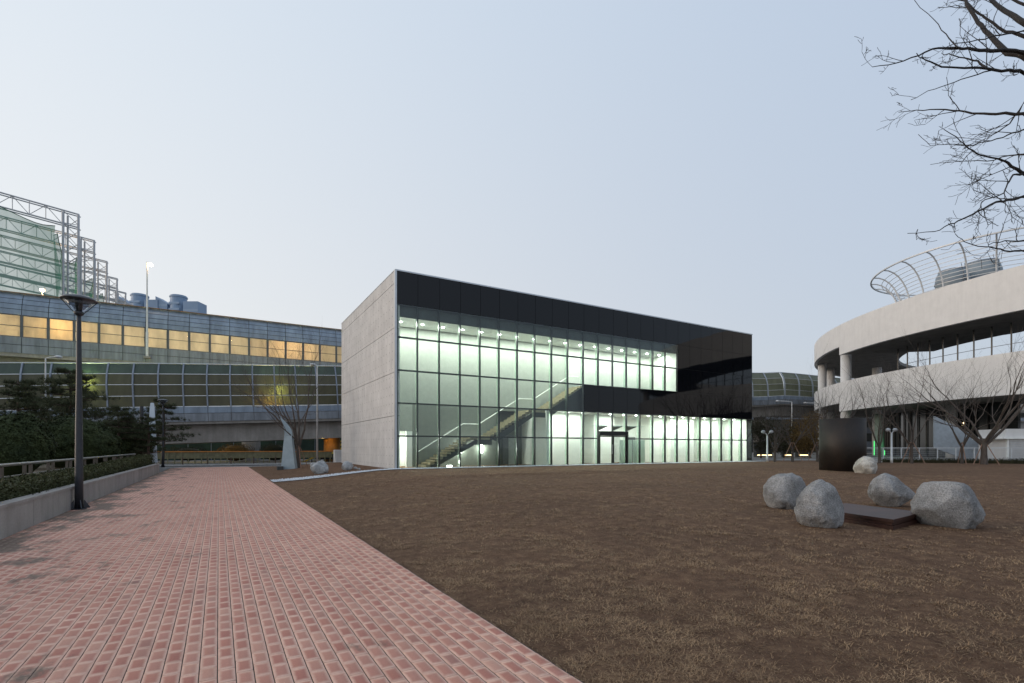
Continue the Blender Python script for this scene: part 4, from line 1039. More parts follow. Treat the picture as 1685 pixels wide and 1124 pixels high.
# ================================================================== SCULPTURES, BOULDERS, SLAB TABLE
def boulder(px, base_py, wpx, hpx, label, seed, mat, dep=0.9, lean=0.0, flat=0.0, rough=0.16, sub=5, sink=0.06, point=0.0, tap=0.0):
    p, Z = onground(px, base_py); wd = wpx*Z/FPX; h = hpx*Z/FPX
    import bmesh
    bm = bmesh.new(); bmesh.ops.create_icosphere(bm, subdivisions=sub, radius=1.0)
    o3 = Vector((seed*3.7, seed*1.3, seed*0.7))
    for v in bm.verts:
        d = v.co.normalized()
        s = 1 + rough*noise.noise(d*1.1+o3) + rough*0.55*noise.noise(d*2.6+o3) + 0.06*noise.noise(d*5+o3) + 0.022*noise.noise(d*13+o3) + 0.010*noise.noise(d*28+o3)
        q = d*s
        # broad facets: shave by a few planes
        for k in range(7):
            nn = Vector((noise.noise(o3+Vector((k*5.1,0,0))), noise.noise(o3+Vector((0,k*4.3,0))), noise.noise(o3+Vector((0,0,k*3.9))))).normalized()
            e = q.dot(nn)-0.80
            if e > 0: q -= nn*e*0.7
        t = (q.z+1)/2
        k = 1 - tap*max(0, t-0.35)
        q.x = q.x*k + lean*max(0, t-0.3); q.y *= k
        v.co = q
    xs_ = [v.co.x for v in bm.verts]; zs = [v.co.z for v in bm.verts]; x0, x1, z0, z1 = min(xs_), max(xs_), min(zs), max(zs)
    ct, sn = math.cos(-YAW), math.sin(-YAW)
    for v in bm.verts:
        lx = (v.co.x-(x0+x1)/2)/(x1-x0)*wd; ly = v.co.y/2*wd*dep; z = (v.co.z-z0)/(z1-z0)*(h+sink*2) - sink*2
        v.co = (lx*ct-ly*sn, lx*sn+ly*ct, z)
    me = bpy.data.meshes.new('boulder'); bm.to_mesh(me); bm.free(); me.materials.append(mat)
    me.polygons.foreach_set('use_smooth', [True]*len(me.polygons))
    kz = 1 + wd*dep*0.42/Z; c = Vector((p.x*kz, p.y*kz, 0))
    ob = link('boulder', me, None, (c.x, c.y, lz(c.x, c.y)))
    tag(ob, label, 'boulder', 'granite boulders'); return ob
boulder(1293, 840, 68, 60, 'grey granite boulder behind the slab table, its left end, domed top', 1, M['granite'], 0.9, 0.10, rough=0.12, tap=0.22)
boulder(1347.5, 871, 79, 79, 'grey egg shaped granite boulder in front of the left end of the slab table', 23, M['granite'], 0.9, -0.02, rough=0.10, tap=0.34)
boulder(1466, 836, 74, 56, 'grey pointed granite boulder with a sloping shoulder behind the slab table', 5, M['granite'], 0.8, -0.50, rough=0.12, tap=0.85)
boulder(1562, 873, 105, 77, 'broadest grey granite boulder, at the right end of the slab table', 31, M['granite'], 0.85, -0.10, rough=0.13, tap=0.12)
boulder(1425.5, 780, 38, 29, 'pale cream boulder beside the dark steel drum', 11, M['granite2'], 0.9, -0.05, rough=0.14, tap=0.25)
boulder(526, 780, 31, 22, 'angular bluish boulder on the mulch by the gravel strip', 13, M['granite3'], 0.8, 0.22, rough=0.2, tap=0.5)
boulder(571.5, 774, 19, 15, 'small pale boulder beside the concrete end wall', 17, M['granite3'], 0.9, 0, rough=0.16)
boulder(516, 770, 11, 9, 'small dull boulder half hidden behind the angular bluish one', 19, M['granite3'], 0.9, 0, rough=0.16, sub=3)
boulder(585, 772, 7, 4, 'fist sized stone at the foot of the concrete end wall', 29, M['granite3'], 0.9, 0, rough=0.2, sub=2, sink=0.03)
boulder(591, 773, 5, 3, 'smallest stone at the foot of the concrete end wall', 37, M['granite3'], 0.9, 0, rough=0.2, sub=2, sink=0.02)
# slab table: three rusted plates
def gp(px, py, z):
    Z = (EYE-z)*FPX/(py-HOR); x, y = at(px, Z); return Vector((x, y, z))
pb, _ = onground(1470, 873); zb = lz(pb.x, pb.y); ztop = zb + 0.215
cor = [gp(1470, 855, ztop), gp(1519, 843, ztop), gp(1392, 828, ztop), gp(1289, 837, ztop)]
cor[3] = cor[0] + (cor[2]-cor[1])
tb = empty('slab_table', (pb.x, pb.y, zb), 'low table of stacked rusted steel slabs between the four granite boulders', 'table')
cc = sum(cor, Vector())/4
for k, (z0, z1, sc) in enumerate(((-0.03,0.085,0.985),(0.09,0.150,0.955),(0.155,0.215,1.0))):
    pl = [((cc + (c-cc)*sc) - tb.location) for c in cor]
    MB().prism([(c.x, c.y) for c in pl], 'z', z0, z1).build('steel_slab', M['slab'], tb)
# weathered steel drum
pd, Zd = onground(1386, 776); rd = 37.5*(Zd+1.3)/FPX*0.82*1.06; kz = 1 + rd*0.95/Zd; c = Vector((pd.x*kz, pd.y*kz, 0))
dr = empty('steel_drum', (c.x, c.y, lz(c.x,c.y)), 'huge dark weathered steel drum standing on the brown lawn', 'sculpture')
hd_ = (776-688)*Zd/FPX
MB().arc(rd-0.05, rd, -0.1, hd_, R(-250), R(95), 64).build('curved_plate', M['rust'], dr, True)
MB().arc(rd*0.80-0.05, rd*0.80, -0.1, hd_*0.995, R(60), R(150), 24).build('inner_plate', M['rust'], dr, True)
# twisted blade sculpture on the mulch
p, Z = onground(474, 772); s_ = Z/FPX
bs = empty('blade_sculpture', (p.x, p.y, lz(p.x,p.y)), 'blue grey tapering blade sculpture with a curled tip beside the bare tree', 'sculpture')
blade = MB(); prof = []
for k in range(25):
    t = k/24; y_ = t*86*s_
    cxp = (1.5*(1-t)) if t < 0.72 else (0.4 - 13.5*((t-0.72)/0.28)**1.5)
    hwp = (12.5 - 7.2*min(1,t/0.75)) if t < 0.75 else 5.3*(1-((t-0.75)/0.25)**1.2)+0.4
    tw = 0.0 if t < 0.6 else 0.9*((t-0.6)/0.4)
    prof.append((cxp*s_, hwp*s_, 0.24*(1-0.6*t), y_, tw))
n0 = 0
for cx_, hw_, th, z, tw in prof:
    ct, sn = math.cos(-YAW+tw), math.sin(-YAW+tw); ox, oy = cx_*RT[0], cx_*RT[1]
    for lx, ly in ((-hw_,-th*0.4),(hw_,-th),(hw_,th),(-hw_,th*0.4)): blade.v.append((ox+lx*ct-ly*sn, oy+lx*sn+ly*ct, z-0.05))
for i in range(24):
    for k in range(4): j = (k+1) % 4; blade.f.append((4*i+k,4*i+j,4*i+4+j,4*i+4+k))
blade.f += [(3,2,1,0),(96,97,98,99)]
blade.build('blade', M['sculpt'], bs)
MB().box(-0.75,-0.35,-0.3,0.3,-0.05,0.22).build('footing', M['dark'], bs)
x, y = at(250.5, 40.5); zt = zat(663, 40.5)
ob = MB(); k = 40.5/FPX
for t, hw_ in ((0,0.34),(0.9,0.16),(0.99,0.12),(1.0,0.08)):
    for lx, ly in ((-hw_,-hw_*0.5),(hw_,-hw_*0.5),(hw_,hw_*0.5),(-hw_,hw_*0.5)): ob.v.append((lx, ly, (zt-0.5)*t))
for i in range(3):
    for k in range(4): j = (k+1) % 4; ob.f.append((4*i+k,4*i+j,4*i+4+j,4*i+4+k))
ob.f += [(3,2,1,0),(12,13,14,15)]
tag(ob.build('obelisk', M['obelisk'], loc=(x, y, 0.5)), 'slim white tapering obelisk sculpture among the dark pines', 'sculpture')

# ================================================================== ROUND BUILDING (right)
A = (0.6008*88, 88.0); RR = 46.0
ccx, ccz = A[0]+RR*0.857, A[1]-RR*0.515
rcx = RT[0]*ccx + FW[0]*ccz; rcy = RT[1]*ccx + FW[1]*ccz
rb = empty('round_building', (rcx, rcy, 0.45), 'round pale concrete ramp building with two curved parapet bands on columns', 'building')
def ang_at(px, r):
    d = ray(px); a = d[0]**2+d[1]**2; b = -2*(d[0]*rcx+d[1]*rcy); c = rcx**2+rcy**2-r*r
    D = b*b-4*a*c
    if D < 0: D = 0
    t = (-b-math.sqrt(D))/(2*a); return math.atan2(d[1]*t-rcy, d[0]*t-rcx)
aS = ang_at(1381, RR)             # step in the soffit line
# full depth band from the step anticlockwise (towards the viewer side), thin band the other way
def band(z0, z1, zthin):
    MB().arc(RR-0.45, RR, z0, z1, aS, aS+R(250), 260).build('parapet_band', M['ramp'], rb)
    MB().arc(RR-0.45, RR, zthin, z1, aS-R(110), aS-0.0005, 120).build('parapet_band', M['ramp'], rb)
band(14.55, 18.85, 15.75); band(6.45, 10.60, 7.65)
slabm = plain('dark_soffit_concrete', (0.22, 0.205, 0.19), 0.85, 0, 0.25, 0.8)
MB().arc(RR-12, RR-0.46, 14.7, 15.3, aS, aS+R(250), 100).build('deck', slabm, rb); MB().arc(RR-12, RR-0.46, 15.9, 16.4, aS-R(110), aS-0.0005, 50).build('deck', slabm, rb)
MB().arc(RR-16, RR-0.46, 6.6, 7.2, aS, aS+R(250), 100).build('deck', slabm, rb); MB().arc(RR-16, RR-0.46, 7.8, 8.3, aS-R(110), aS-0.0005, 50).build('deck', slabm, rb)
colm = MB().lathe([(0.68,-0.5),(0.68,14.69)], 22).mesh('column', M['ramp'], True)
cm2 = MB().lathe([(0.66,-0.5),(0.66,15.89)], 22).mesh('column', M['ramp'], True)
for px, r, me in ((1392, RR-1.3, colm), (1350, RR-1.2, cm2), (1443, RR-9, colm), (1566, RR-8.5, MB().lathe([(0.6,-0.5),(0.6,6.59)], 22).mesh('column', M['ramp'], True))):
    me2 = me
    a = ang_at(px, r); link('column', me2, rb, (r*math.cos(a), r*math.sin(a), 0))
a = ang_at(1350, RR-1.2) - R(9); link('column', cm2, rb, ((RR-2)*math.cos(a), (RR-2)*math.sin(a), 0))
for k in range(5, 14):
    a = aS + R(14+k*16); link('column', colm, rb, ((RR-1.3)*math.cos(a), (RR-1.3)*math.sin(a), 0))
# glazed inner ring between the bands: slim posts and rails
pmesh = boxmesh('ring_post', M['mull'], -0.06, 0.06, -0.06, 0.06, 7.2, 14.7)
for k in range(0, 44):
    a = aS + R(4+k*2.6); link('ring_post', pmesh, rb, ((RR-6)*math.cos(a), (RR-6)*math.sin(a), 0))
for z in (9.4, 10.4, 11.4, 12.4): MB().arc(RR-6.03, RR-5.97, z, z+0.05, aS+R(4), aS+R(118), 60).build('ring_rail', M['post'], rb)
# inner ramp, dark
MB().arc(RR-15, RR-9, 7.2, 11.2, aS-R(6), aS+R(26), 20).build('inner_ramp', M['dark'], rb)
# recessed ground floor
dglass, n_, l_, b_, o_ = nt('dark_shop_glass'); setp(b_, Base_Color=(0.020,0.024,0.024,1), Roughness=0.12)
MB().arc(RR-10.4, RR-10, -0.3, 6.58, aS-R(75), aS+R(22), 60).build('shop_front', dglass, rb)
for k in range(26):
    a = aS + R(-50+k*2.8); link('shop_mullion', boxmesh('shop_mullion', M['mull'], -0.06, 0.06, -0.06, 0.06, -0.3, 6.5), rb, ((RR-9.9)*math.cos(a), (RR-9.9)*math.sin(a), 0))
# roof drum under the flared fence
qx, qy = at(CX+0.963*FPX, 61.0); RD = 9.35
ro = Vector((qx-rcx, qy-rcy, 0))
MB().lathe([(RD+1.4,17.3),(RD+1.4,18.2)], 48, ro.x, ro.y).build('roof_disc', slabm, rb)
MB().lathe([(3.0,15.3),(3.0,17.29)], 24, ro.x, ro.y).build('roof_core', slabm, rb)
ff = empty('flared_fence', (qx, qy, 18.65), 'round white wire fence flaring outward on the roof of the round building', 'fence')
zr = zat(383, 52.0) - 18.65; dR = 3.05
fp = []
for k in range(9):
    t = k/8*PI/2; fp.append((RD + dR*(1-math.cos(t)), zr*math.sin(t)))
postf = MB().tube([(r, 0, z) for r, z in fp], 0.085, 6).mesh('fence_post', M['whitepole'])
a_f = math.atan2(-qy, -qx)
for k in range(26): link('fence_post', postf, ff, (0,0,0), a_f + 2*PI*k/26)
MB().arc(RD+dR-0.09, RD+dR+0.09, zr-0.06, zr+0.08, 0, 2*PI, 96).build('rim_rail', M['whitepole'], ff)
for k in range(1, 13):
    t = k/13; s = math.asin(t); r = RD + dR*(1-math.cos(s)); z = zr*t
    MB().arc(r-0.026, r+0.026, z-0.026, z+0.026, 0, 2*PI, 72).build('fence_wire', M['whitepole'], ff)
ctm = plain('cooling_tower_shell', (0.22, 0.26, 0.29), 0.5, 0.1, 0.15, 1.2)
eqb = empty('equipment_base', (qx, qy, 18.65), 'dark louvred steel base under the rooftop cooling towers', 'base', rz=-YAW)
MB().box(-6.3,3.6,-4.2,0.4,0,0.35).build('base_frame', M['post'], eqb)
for k in range(5): MB().box(-6.2,3.5,-4.28,-4.2,0.45+k*0.22,0.58+k*0.22).build('louvre', M['wpost'], eqb)
MB().box(-6.1,3.4,-4.1,0.3,0.36,1.6).build('casing', M['dark'], eqb)
for px, Z, wpx, tpy, lab in ((1567, 60, 44, 447, 'smaller grey cooling tower drum on the roof behind the flared fence'), (1615, 60.5, 52, 434, 'larger grey cooling tower drum on the roof with access ladder')):
    x, y = at(px, Z); r = wpx/2*Z/FPX; H = zat(tpy, Z)-20.27
    t = empty('cooling_tower', (x, y, 20.27), lab, 'cooling tower', 'rooftop cooling towers', -YAW)
    MB().lathe([(r*0.9,0),(r,H*0.22),(r*1.03,H*0.45),(r*0.97,H*0.75),(r*0.82,H*0.99),(r*0.80,H)], 32).build('shell', ctm, t, True)
    MB().arc(r*0.76, r*0.83, H-0.02, H+0.10, 0, 2*PI, 32).build('fan_ring', M['post'], t)
    MB().arc(r*1.01, r*1.06, H*0.42, H*0.46, 0, 2*PI, 32).build('girth_band', M['post'], t)
    ld = MB()
    for s in (-0.2, 0.2): ld.tube([(s,-r*1.08,-0.2),(s,-r*1.08,H*0.7),(s,-r*0.88,H+0.5)], 0.03, 5)
    for k in range(8): ld.tube([(-0.2,-r*1.08,k*H*0.09),(0.2,-r*1.08,k*H*0.09)], 0.02, 4)
    ld.build('ladder', M['wpost'], t)

# ================================================================== RIGHT LAWN EDGE
f0 = Vector((*at(1424, 43.5), 0)); f1 = Vector((*at(1760, 42.0), 0)); fl = (f1-f0).length
wf = empty('white_fence', (f0.x, f0.y, 0.47), 'low white wire fence with flat top rail behind the lawn', 'fence', rz=math.atan2(f1.y-f0.y, f1.x-f0.x))
MB().box(0, fl, -0.04, 0.04, 1.19, 1.25).build('top_rail', M['alu'], wf)
for k in range(6): MB().tube([(0,0,0.2+k*0.17),(fl,0,0.2+k*0.17)], 0.012, 4).build('wire', M['alu'], wf)
k = 0.0
while k < fl: link('fence_post', boxmesh('fence_post', M['alu'], -0.03, 0.03, -0.03, 0.03, -0.1, 1.19), wf, (k, 0, 0)); k += 1.45
MB().box(0, fl, -0.35, 0.2, -0.3, 0.12).build('fence_kerb', M['kerb'], wf)
# louvred service box
x, y = at(1655, 44.2); lb = empty('louvre_box', (x, y, 0.47), 'white louvred service enclosure with flat roof beyond the white fence', 'enclosure', rz=-YAW-0.12)
MB().box(0,6,0,3,-0.2,2.9).build('body', M['ramp'], lb); MB().box(-0.4,6.2,-0.35,3.2,2.0,2.12).build('ledge', M['rail'], lb)
for k in range(11): MB().box(0.25,5.8,-0.10,-0.01,0.15+k*0.165,0.26+k*0.165).build('louvre', M['whitepole'], lb)
for xx in (0.0, 2.9, 5.8): MB().box(xx, xx+0.16, -0.14, 0.0, -0.2, 1.999).build('corner_post', M['rail'], lb)
# pale sloping stair wall with disc emblem, under the ramp
x, y = at(1539, 49); sw = empty('sloping_wall', (x, y, 0.47), 'pale sloping stair parapet under the round building', 'wall', rz=-YAW-0.05)
MB().prism([(0,1.2),(0,4.3),(5.0,1.75),(5.0,0.0),(3.2,0.0)], 'y', 0, 0.25).build('parapet', plain('pale_blue_wall', (0.36,0.41,0.46), 0.7), sw)
MB().tube([(4.25,-0.02,1.35),(4.25,0.0,1.35)], 0.28, 18).build('disc_emblem', plain('navy_disc', (0.02,0.03,0.06), 0.5), sw)
# green lit column and tubes
x, y = at(1447, 69); gc = empty('lit_column', (x, y, 0.47), 'pale column with two green light tubes behind the white fence', 'column')
MB().lathe([(0.55,-0.3),(0.55,5.9)], 20).build('shaft', plain('pale_green_column', (0.20,0.26,0.225), 0.7), gc, True)
for px in (1438.5, 1455.5):
    qx_, qy_ = at(px, 67.5); MB().tube([(qx_-x,qy_-y,0.25),(qx_-x,qy_-y,2.15 if px < 1440 else 0.9)], 0.05, 6).build('light_tube', M['greenlamp'], gc)
lamp('light_tube_lamp', 'POINT', (-0.9,-1.2,1.2), 10, (0.2,1,0.4), 0.3, gc)
for px, py, Z, lab in ((1585.5, 698, 52, 'small warm bulb hanging under the round building above the sloping wall'),):
    q = P3(px, py, Z); t = empty('hanging_bulb', q, lab, 'lamp'); MB().lathe([(0.02,-0.22),(0.12,-0.15),(0.14,-0.04),(0.05,0.08),(0.04,0.2)], 12).build('bulb', M['warmstrip'], t, True)
    MB().tube([(0,0,0.2),(0,0,7.0-q.z)], 0.015, 4).build('cord', M['mull'], t)
# added counters with glowing strips, standing in for traffic light trails
for px, wpx, Z in ((1258, 26, 66), (1297, 12, 66), (1322, 16, 67)):
    q = P3(px, 749, Z); t = empty('light_trail_counter', (q.x, q.y, 0.46), {1258: 'widest dark kiosk counter with warm strip light behind the twin globe lamp', 1297: 'narrow kiosk counter with strip light behind the staked bare tree', 1322: 'kiosk counter with strip light below the brown leaved tree'}[px], 'kiosk', 'kiosk counters with strip lights', -YAW)  # added counters, no kiosks; strips stand in for traffic light trails
    h2 = wpx/2*Z/FPX; MB().box(-h2,h2,0,0.8,0,1.0).build('added_counter', M['dark'], t); MB().box(-h2*0.9,h2*0.9,-0.05,-0.005,q.z-0.52,q.z-0.40).build('light_trail_strip', M['warmstrip'], t)
    MB().box(-h2,h2,0.75,0.8,1.0,2.0).build('light_trail_back_board', M['dark'], t)
x, y = at(1292, 130); fb = empty('far_block', (x, y, -0.16), 'dim far low building seen under the viaduct behind the bare trees', 'building', rz=-YAW)
MB().box(-16,40,0,12,0,9.2).build('wall', M['dark'], fb); MB().box(-16.3,40.3,-0.4,12.4,9.21,9.8).build('roof', M['post'], fb)
wmx = boxmesh('window', M['post'], 0, 2.6, -0.05, -0.005, 0, 1.5)
for i in range(14):
    for j in range(2): link('window', wmx, fb, (-15.4+i*3.9, 0, 2.0+j*3.6))
# hedge and shrubs and bare trees along that edge
def hedge(name, p0, p1, w_, h_, base, label, mat, n, leaf=0.10, cat='hedge', hfun=None):
    d = Vector(p1)-Vector(p0); L = d.length; root = empty(name, (p0[0], p0[1], base), label, cat, rz=math.atan2(d.y, d.x))
    a = RNG.random(n)*L; b = RNG.random(n); c = RNG.random(n); side = RNG.integers(0, 3, n)
    hh = np.array([h_*(1+0.12*noise.noise((t*0.9,3,0))+0.06*noise.noise((t*3.1,7,0))) * (hfun(t/L) if hfun else 1) for t in a])
    y_ = np.where(side == 0, -w_/2+0.06*RNG.normal(size=n), np.where(side == 1, w_/2+0.05*RNG.normal(size=n), (b-0.5)*w_)); z_ = np.where(side == 2, hh+0.035*RNG.normal(size=n), c*hh)
    v, f = leaf_cloud(np.stack([a,y_,z_],1), leaf, 0.3); link('foliage', npmesh('foliage', v, f, mat), root)
    mb = MB(); m_ = 30
    for i in range(m_):
        h0 = h_*0.80*(hfun((i+0.5)/m_) if hfun else 1); mb.box(L*i/m_, L*(i+1)/m_, -w_*0.40, w_*0.40, -0.05, h0)
    mb.build('inner_foliage', mat, root); return root
hedge('low_hedge', (-4.22, 8.5, 0), (-4.22, 41.6, 0), 0.8, 0.42, 0.50, 'long low hedge growing along the planter wall beneath the railing', M['hedge'], 26000, 0.07, hfun=lambda t: 0.9+0.75*t*t)
hedge('dark_hedge', tuple(f0+Vector((0.8,-0.9,0))), tuple(f1+Vector((0,-0.9,0))), 0.5, 0.32, 0.42, 'thin dark hedge at the foot of the white fence', M['darkleaf'], 3500, 0.10)
round_shrub('clipped_shrub', 22, 18.6, 0, 100, 681, 'big clipped evergreen dome cut by the left end of the railing', M['shrub'], 42000, 'clipped evergreen domes')
round_shrub('clipped_shrub', 117, 29, 0, 128, 688, 'widest clipped evergreen dome directly behind the tall park lamp', M['shrub'], 52000, 'clipped evergreen domes')
round_shrub('clipped_shrub', 196, 39.0, 0, 98, 690, 'clipped evergreen dome nearest the white obelisk', M['shrub'], 36000, 'clipped evergreen domes')
round_shrub('clipped_shrub', 160, 39, 0, 90, 692, 'dark evergreen dome squeezed behind two larger domes', M['shrub'], 20000, 'clipped evergreen domes')
pine('pine_tree', 27, 27, 0.52, 622, 110, 'spreading pine with open crown behind the big clipped dome', 3, 8, 0.2, 0.42)
pine('pine_tree', 110, 32, 0.52, 604, 112, 'tallest pine, rising in front of the greenish barrier glow', 5, 10, 0.25, 0.42)
pine('pine_tree', 192, 37, 0.52, 668, 100, 'low wide pine behind the domes near the plain dark post', 8, 6, 0.2, 0.4)
pine('pine_tree', 268, 44.5, 0.3, 654, 84, 'short rounded pine standing over the distant park lamp', 12, 8, 0.15, 0.30)
pine('pine_tree', 66, 36, 0.52, 648, 90, 'low pine between the two spreading pines', 15, 6, 0.15, 0.35)
pine('pine_tree', 243, 38, 0.3, 684, 62, 'low dim pine growing in front of the white obelisk', 16, 6, 0.15, 0.2)
p, Z = onground(491, 770)
bare_tree('bare_tree', (p.x, p.y, p.z-0.02), 11.2, 0.62, 'bare multi stemmed tree with wooden stakes by the blade sculpture', 4, M['bark'], 6, 6, 0.13, 0.16, None, 3)
for px, bpy_, hpx, sp, lab, sd, stk in ((1619, 767, 195, 1.0, 'largest bare tree with wide branching crown in front of the louvred enclosure', 21, 3), (1500, 764, 150, 0.7, 'bare tree with stakes in front of the green lit shop', 22, 3), (1447, 763, 130, 0.6, 'slender bare tree just right of the steel drum', 23, 0), (1583, 765, 135, 0.6, 'thin bare tree beside the sloping stair wall', 24, 2), (1381, 764, 140, 0.7, 'bare tree rising above the steel drum', 25, 0), (1304, 762, 100, 0.6, 'bare staked tree between the pavilion and the steel drum', 26, 3), (1345, 762, 110, 0.7, 'small bare tree at the left flank of the steel drum', 27, 3), (1275, 762, 80, 0.5, 'thin bare tree next to the twin globe lamp', 28, 0)):
    Z = 41.0 if px > 1400 else 45.0
    if px == 1619: Z = 39.5
    x, y = at(px, Z); z = lz(x, y)
    bare_tree('bare_tree', (x, y, z-0.02), hpx*1.32*Z/FPX, sp, lab, sd, M['bark'], 6 if px in (1619, 1500) else 5, 5 if px != 1619 else 7, 0.15, 0.10 if px != 1619 else 0.2, 'bare trees along the lawn edge', stk)
def leafy_tree(px, Z, base, top_py, wpx, label, mat, n, seed, group):
    x, y = at(px, Z); H = zat(top_py, Z)-base; Wd = wpx/2*Z/FPX; root = empty('leafy_tree', (x, y, base), label, 'tree', group)
    rnd = random.Random(seed); tr = MB(); tr.tube([(0,0,-0.1),(0.05,0,H*0.3),(0,0.1,H*0.75)], [0.12,0.09,0.03], 6)
    cen = [Vector((rnd.gauss(0,0.45)*Wd, rnd.gauss(0,0.45)*Wd, H*rnd.uniform(0.25,0.92))) for _ in range(26)]
    for c in cen: tr.tube([(0,0,c.z*0.55), tuple(c)], [0.035,0.01], 4, False)
    tr.build('trunk', M['bark'], root)
    k = RNG.integers(0, len(cen), n); P = np.array([tuple(cen[i]) for i in k]) + RNG.normal(size=(n,3))*np.array([Wd*0.26, Wd*0.26, H*0.085])
    P[:,2] = np.maximum(P[:,2], 0.1)
    v, f = leaf_cloud(P, 0.16, 0.2); link('crown', npmesh('crown', v, f, mat), root)
leafy_tree(1333, 60, 0.46, 682, 62, 'brown leaved tree at the left edge of the round building', M['brownleaf'], 9000, 1, 'leafy trees behind the lawn')
leafy_tree(1290, 63, 0.46, 694, 60, 'dark olive tree behind the twin globe lamp', M['darkleaf'], 7000, 2, 'leafy trees behind the lawn')
leafy_tree(1252, 60, 0.46, 690, 50, 'dim leafy tree against the end of the pavilion', M['darkleaf'], 6000, 3, 'leafy trees behind the lawn')
leafy_tree(1310, 68, 0.46, 700, 60, 'brown olive tree in the gap behind the pale street lamp', M['brownleaf'], 5000, 4, 'leafy trees behind the lawn')

# ================================================================== UNDER THE LEFT VIADUCT
for k in range(12):
    x = -9.5 + k*2.12; o_ = MB().lathe([(0.05,-0.05),(0.05,0.72),(0.03,0.76)], 10).build('bollard', plain('brown_bollard_paint', (0.08,0.045,0.03), 0.6) if k == 0 else bpy.data.materials['brown_bollard_paint'], loc=(x, 60.35, 0.0))
    tag(o_, 'thin brown bollard on the far pavement under the viaduct', 'bollard', 'bollards on the far pavement')
rbx = empty('ribbed_barrier', (-30, 63.5, 0), 'olive ribbed crash barrier with orange top rail under the viaduct', 'barrier')  # orange top rail stands in for car light trails
MB().box(0, 42.0, 0, 0.12, 0.55, 1.25).build('barrier_wall', M['barrier'], rbx)
rm = boxmesh('rib', M['barrier'], -0.05, 0.05, -0.09, -0.001, 0.0, 1.25)
for k in range(70): link('rib', rm, rbx, (0.2+k*0.6, 0, 0))
MB().box(0, 42.0, -0.10, 0.16, 1.251, 1.34).build('light_trail_rail', M['trailrail'], rbx)
sp2 = Vector((*at(546, 62.5), 0)); pil = empty('orange_lit_pillar', sp2, 'orange lit round pillar with hazard boards under the viaduct', 'pillar')
MB().lathe([(0.95,-0.2),(0.95,zat(716,62.5)+0.3)], 24).build('shaft', M['orange'], pil, True)
for dx in (0.75, 1.25):
    hb = MB().box(dx*1.0, dx+0.35, -1.35, -1.3, 0.6, 2.6).build('hazard_board', M['yellow'], pil)
    hs = MB()
    for k in range(4): z = 0.75+k*0.48; hs.prism([(dx+0.01,z),(dx+0.34,z+0.22),(dx+0.34,z+0.42),(dx+0.01,z+0.20)], 'y', -1.362, -1.352)
    hs.build('hazard_stripe', M['mull'], hb)
yr = empty('loading_ramp', (*at(515, 60.8), 0.0), 'black steel loading ramp with yellow edges beside the orange pillar', 'ramp', rz=-YAW)
MB().prism([(-1.4,0.0),(1.2,1.15),(4.4,1.15),(4.4,0.98),(1.25,0.98),(-0.9,0.0)], 'y', 0, 0.12).build('yellow_edge', M['yellow'], yr)
for k in range(9): MB().box(-0.2+k*0.5,-0.12+k*0.5,0.02,0.10,0.0,min(0.97,0.35+k*0.2)).build('upright', M['mull'], yr)
MB().box(0.6,4.4,0.14,1.4,0.3,0.9).build('bed', M['mull'], yr)
x, y = at(557.5, 50.5); tag(MB().bbox(-0.45,0.45,-0.4,0.4,-0.1,1.5,0.03).build('utility_box', M['conc'], loc=(x, y, gz(x,y))), 'pale concrete utility box behind the end wall', 'utility box')
ul = empty('underpass_lamp', (*at(530, 60.0), 3.05), 'orange lamp under the viaduct beside the orange pillar', 'lamp')
MB().lathe([(0.05,-0.06),(0.12,0.0),(0.10,0.1)], 10).build('lens', M['sodium'], ul); MB().tube([(0,0,0.1),(0,1.5,0.15),(0,3.0,0.5)], 0.03, 6).build('bracket', M['post'], ul)
lamp('underpass_lamp_light', 'POINT', (0,-0.1,-0.2), 75, (1,0.60,0.18), 0.15, ul)
for px in (330, 420):
    u2 = empty('underpass_lamp', (*at(px, 60.5), 2.9), 'yellowish lamp under the girder above the brown mounded shrub' if px == 420 else 'yellowish lamp under the girder above the low dark shrub', 'lamp', 'yellowish lamps under the girder')
    MB().lathe([(0.04,-0.05),(0.08,0.0),(0.07,0.06)], 10).build('lens', M['warmstrip'], u2); MB().tube([(0,0,0.06),(0,1.5,0.15),(0,3.0,0.5)], 0.02, 6).build('bracket', M['post'], u2)
    lamp('underpass_lamp_light', 'POINT', (0,-0.1,-0.15), 70, (1,0.78,0.25), 0.15, u2)
for px, Z, wpx, tpy, lab in ((388, 66, 60, 729, 'brown mounded shrub under the viaduct behind the ribbed barrier'), (310, 67, 60, 735, 'low dark shrub under the left part of the viaduct'), (452, 68, 50, 728, 'dark shrub behind the blade sculpture under the viaduct')):
    round_shrub('underpass_shrub', px, Z, 0, wpx, tpy, lab, M['brownleaf'] if px == 388 else M['darkleaf'], 3500, 'shrubs under the viaduct', 0.0)
gf = empty('green_mesh_fence', (-40, 90, -0.16), 'dim green mesh fence far behind the viaduct', 'fence')
MB().box(0,110,0,0.05,0,3.6).build('mesh_panel', plain('dull_green_mesh', (0.035,0.065,0.05), 0.7, 0, 0.5, 0.4), gf)
for k in range(37): link('fence_post', boxmesh('fence_post', M['post'], -0.06, 0.06, -0.1, -0.01, 0, 3.7), gf, (k*3.0, 0, 0))

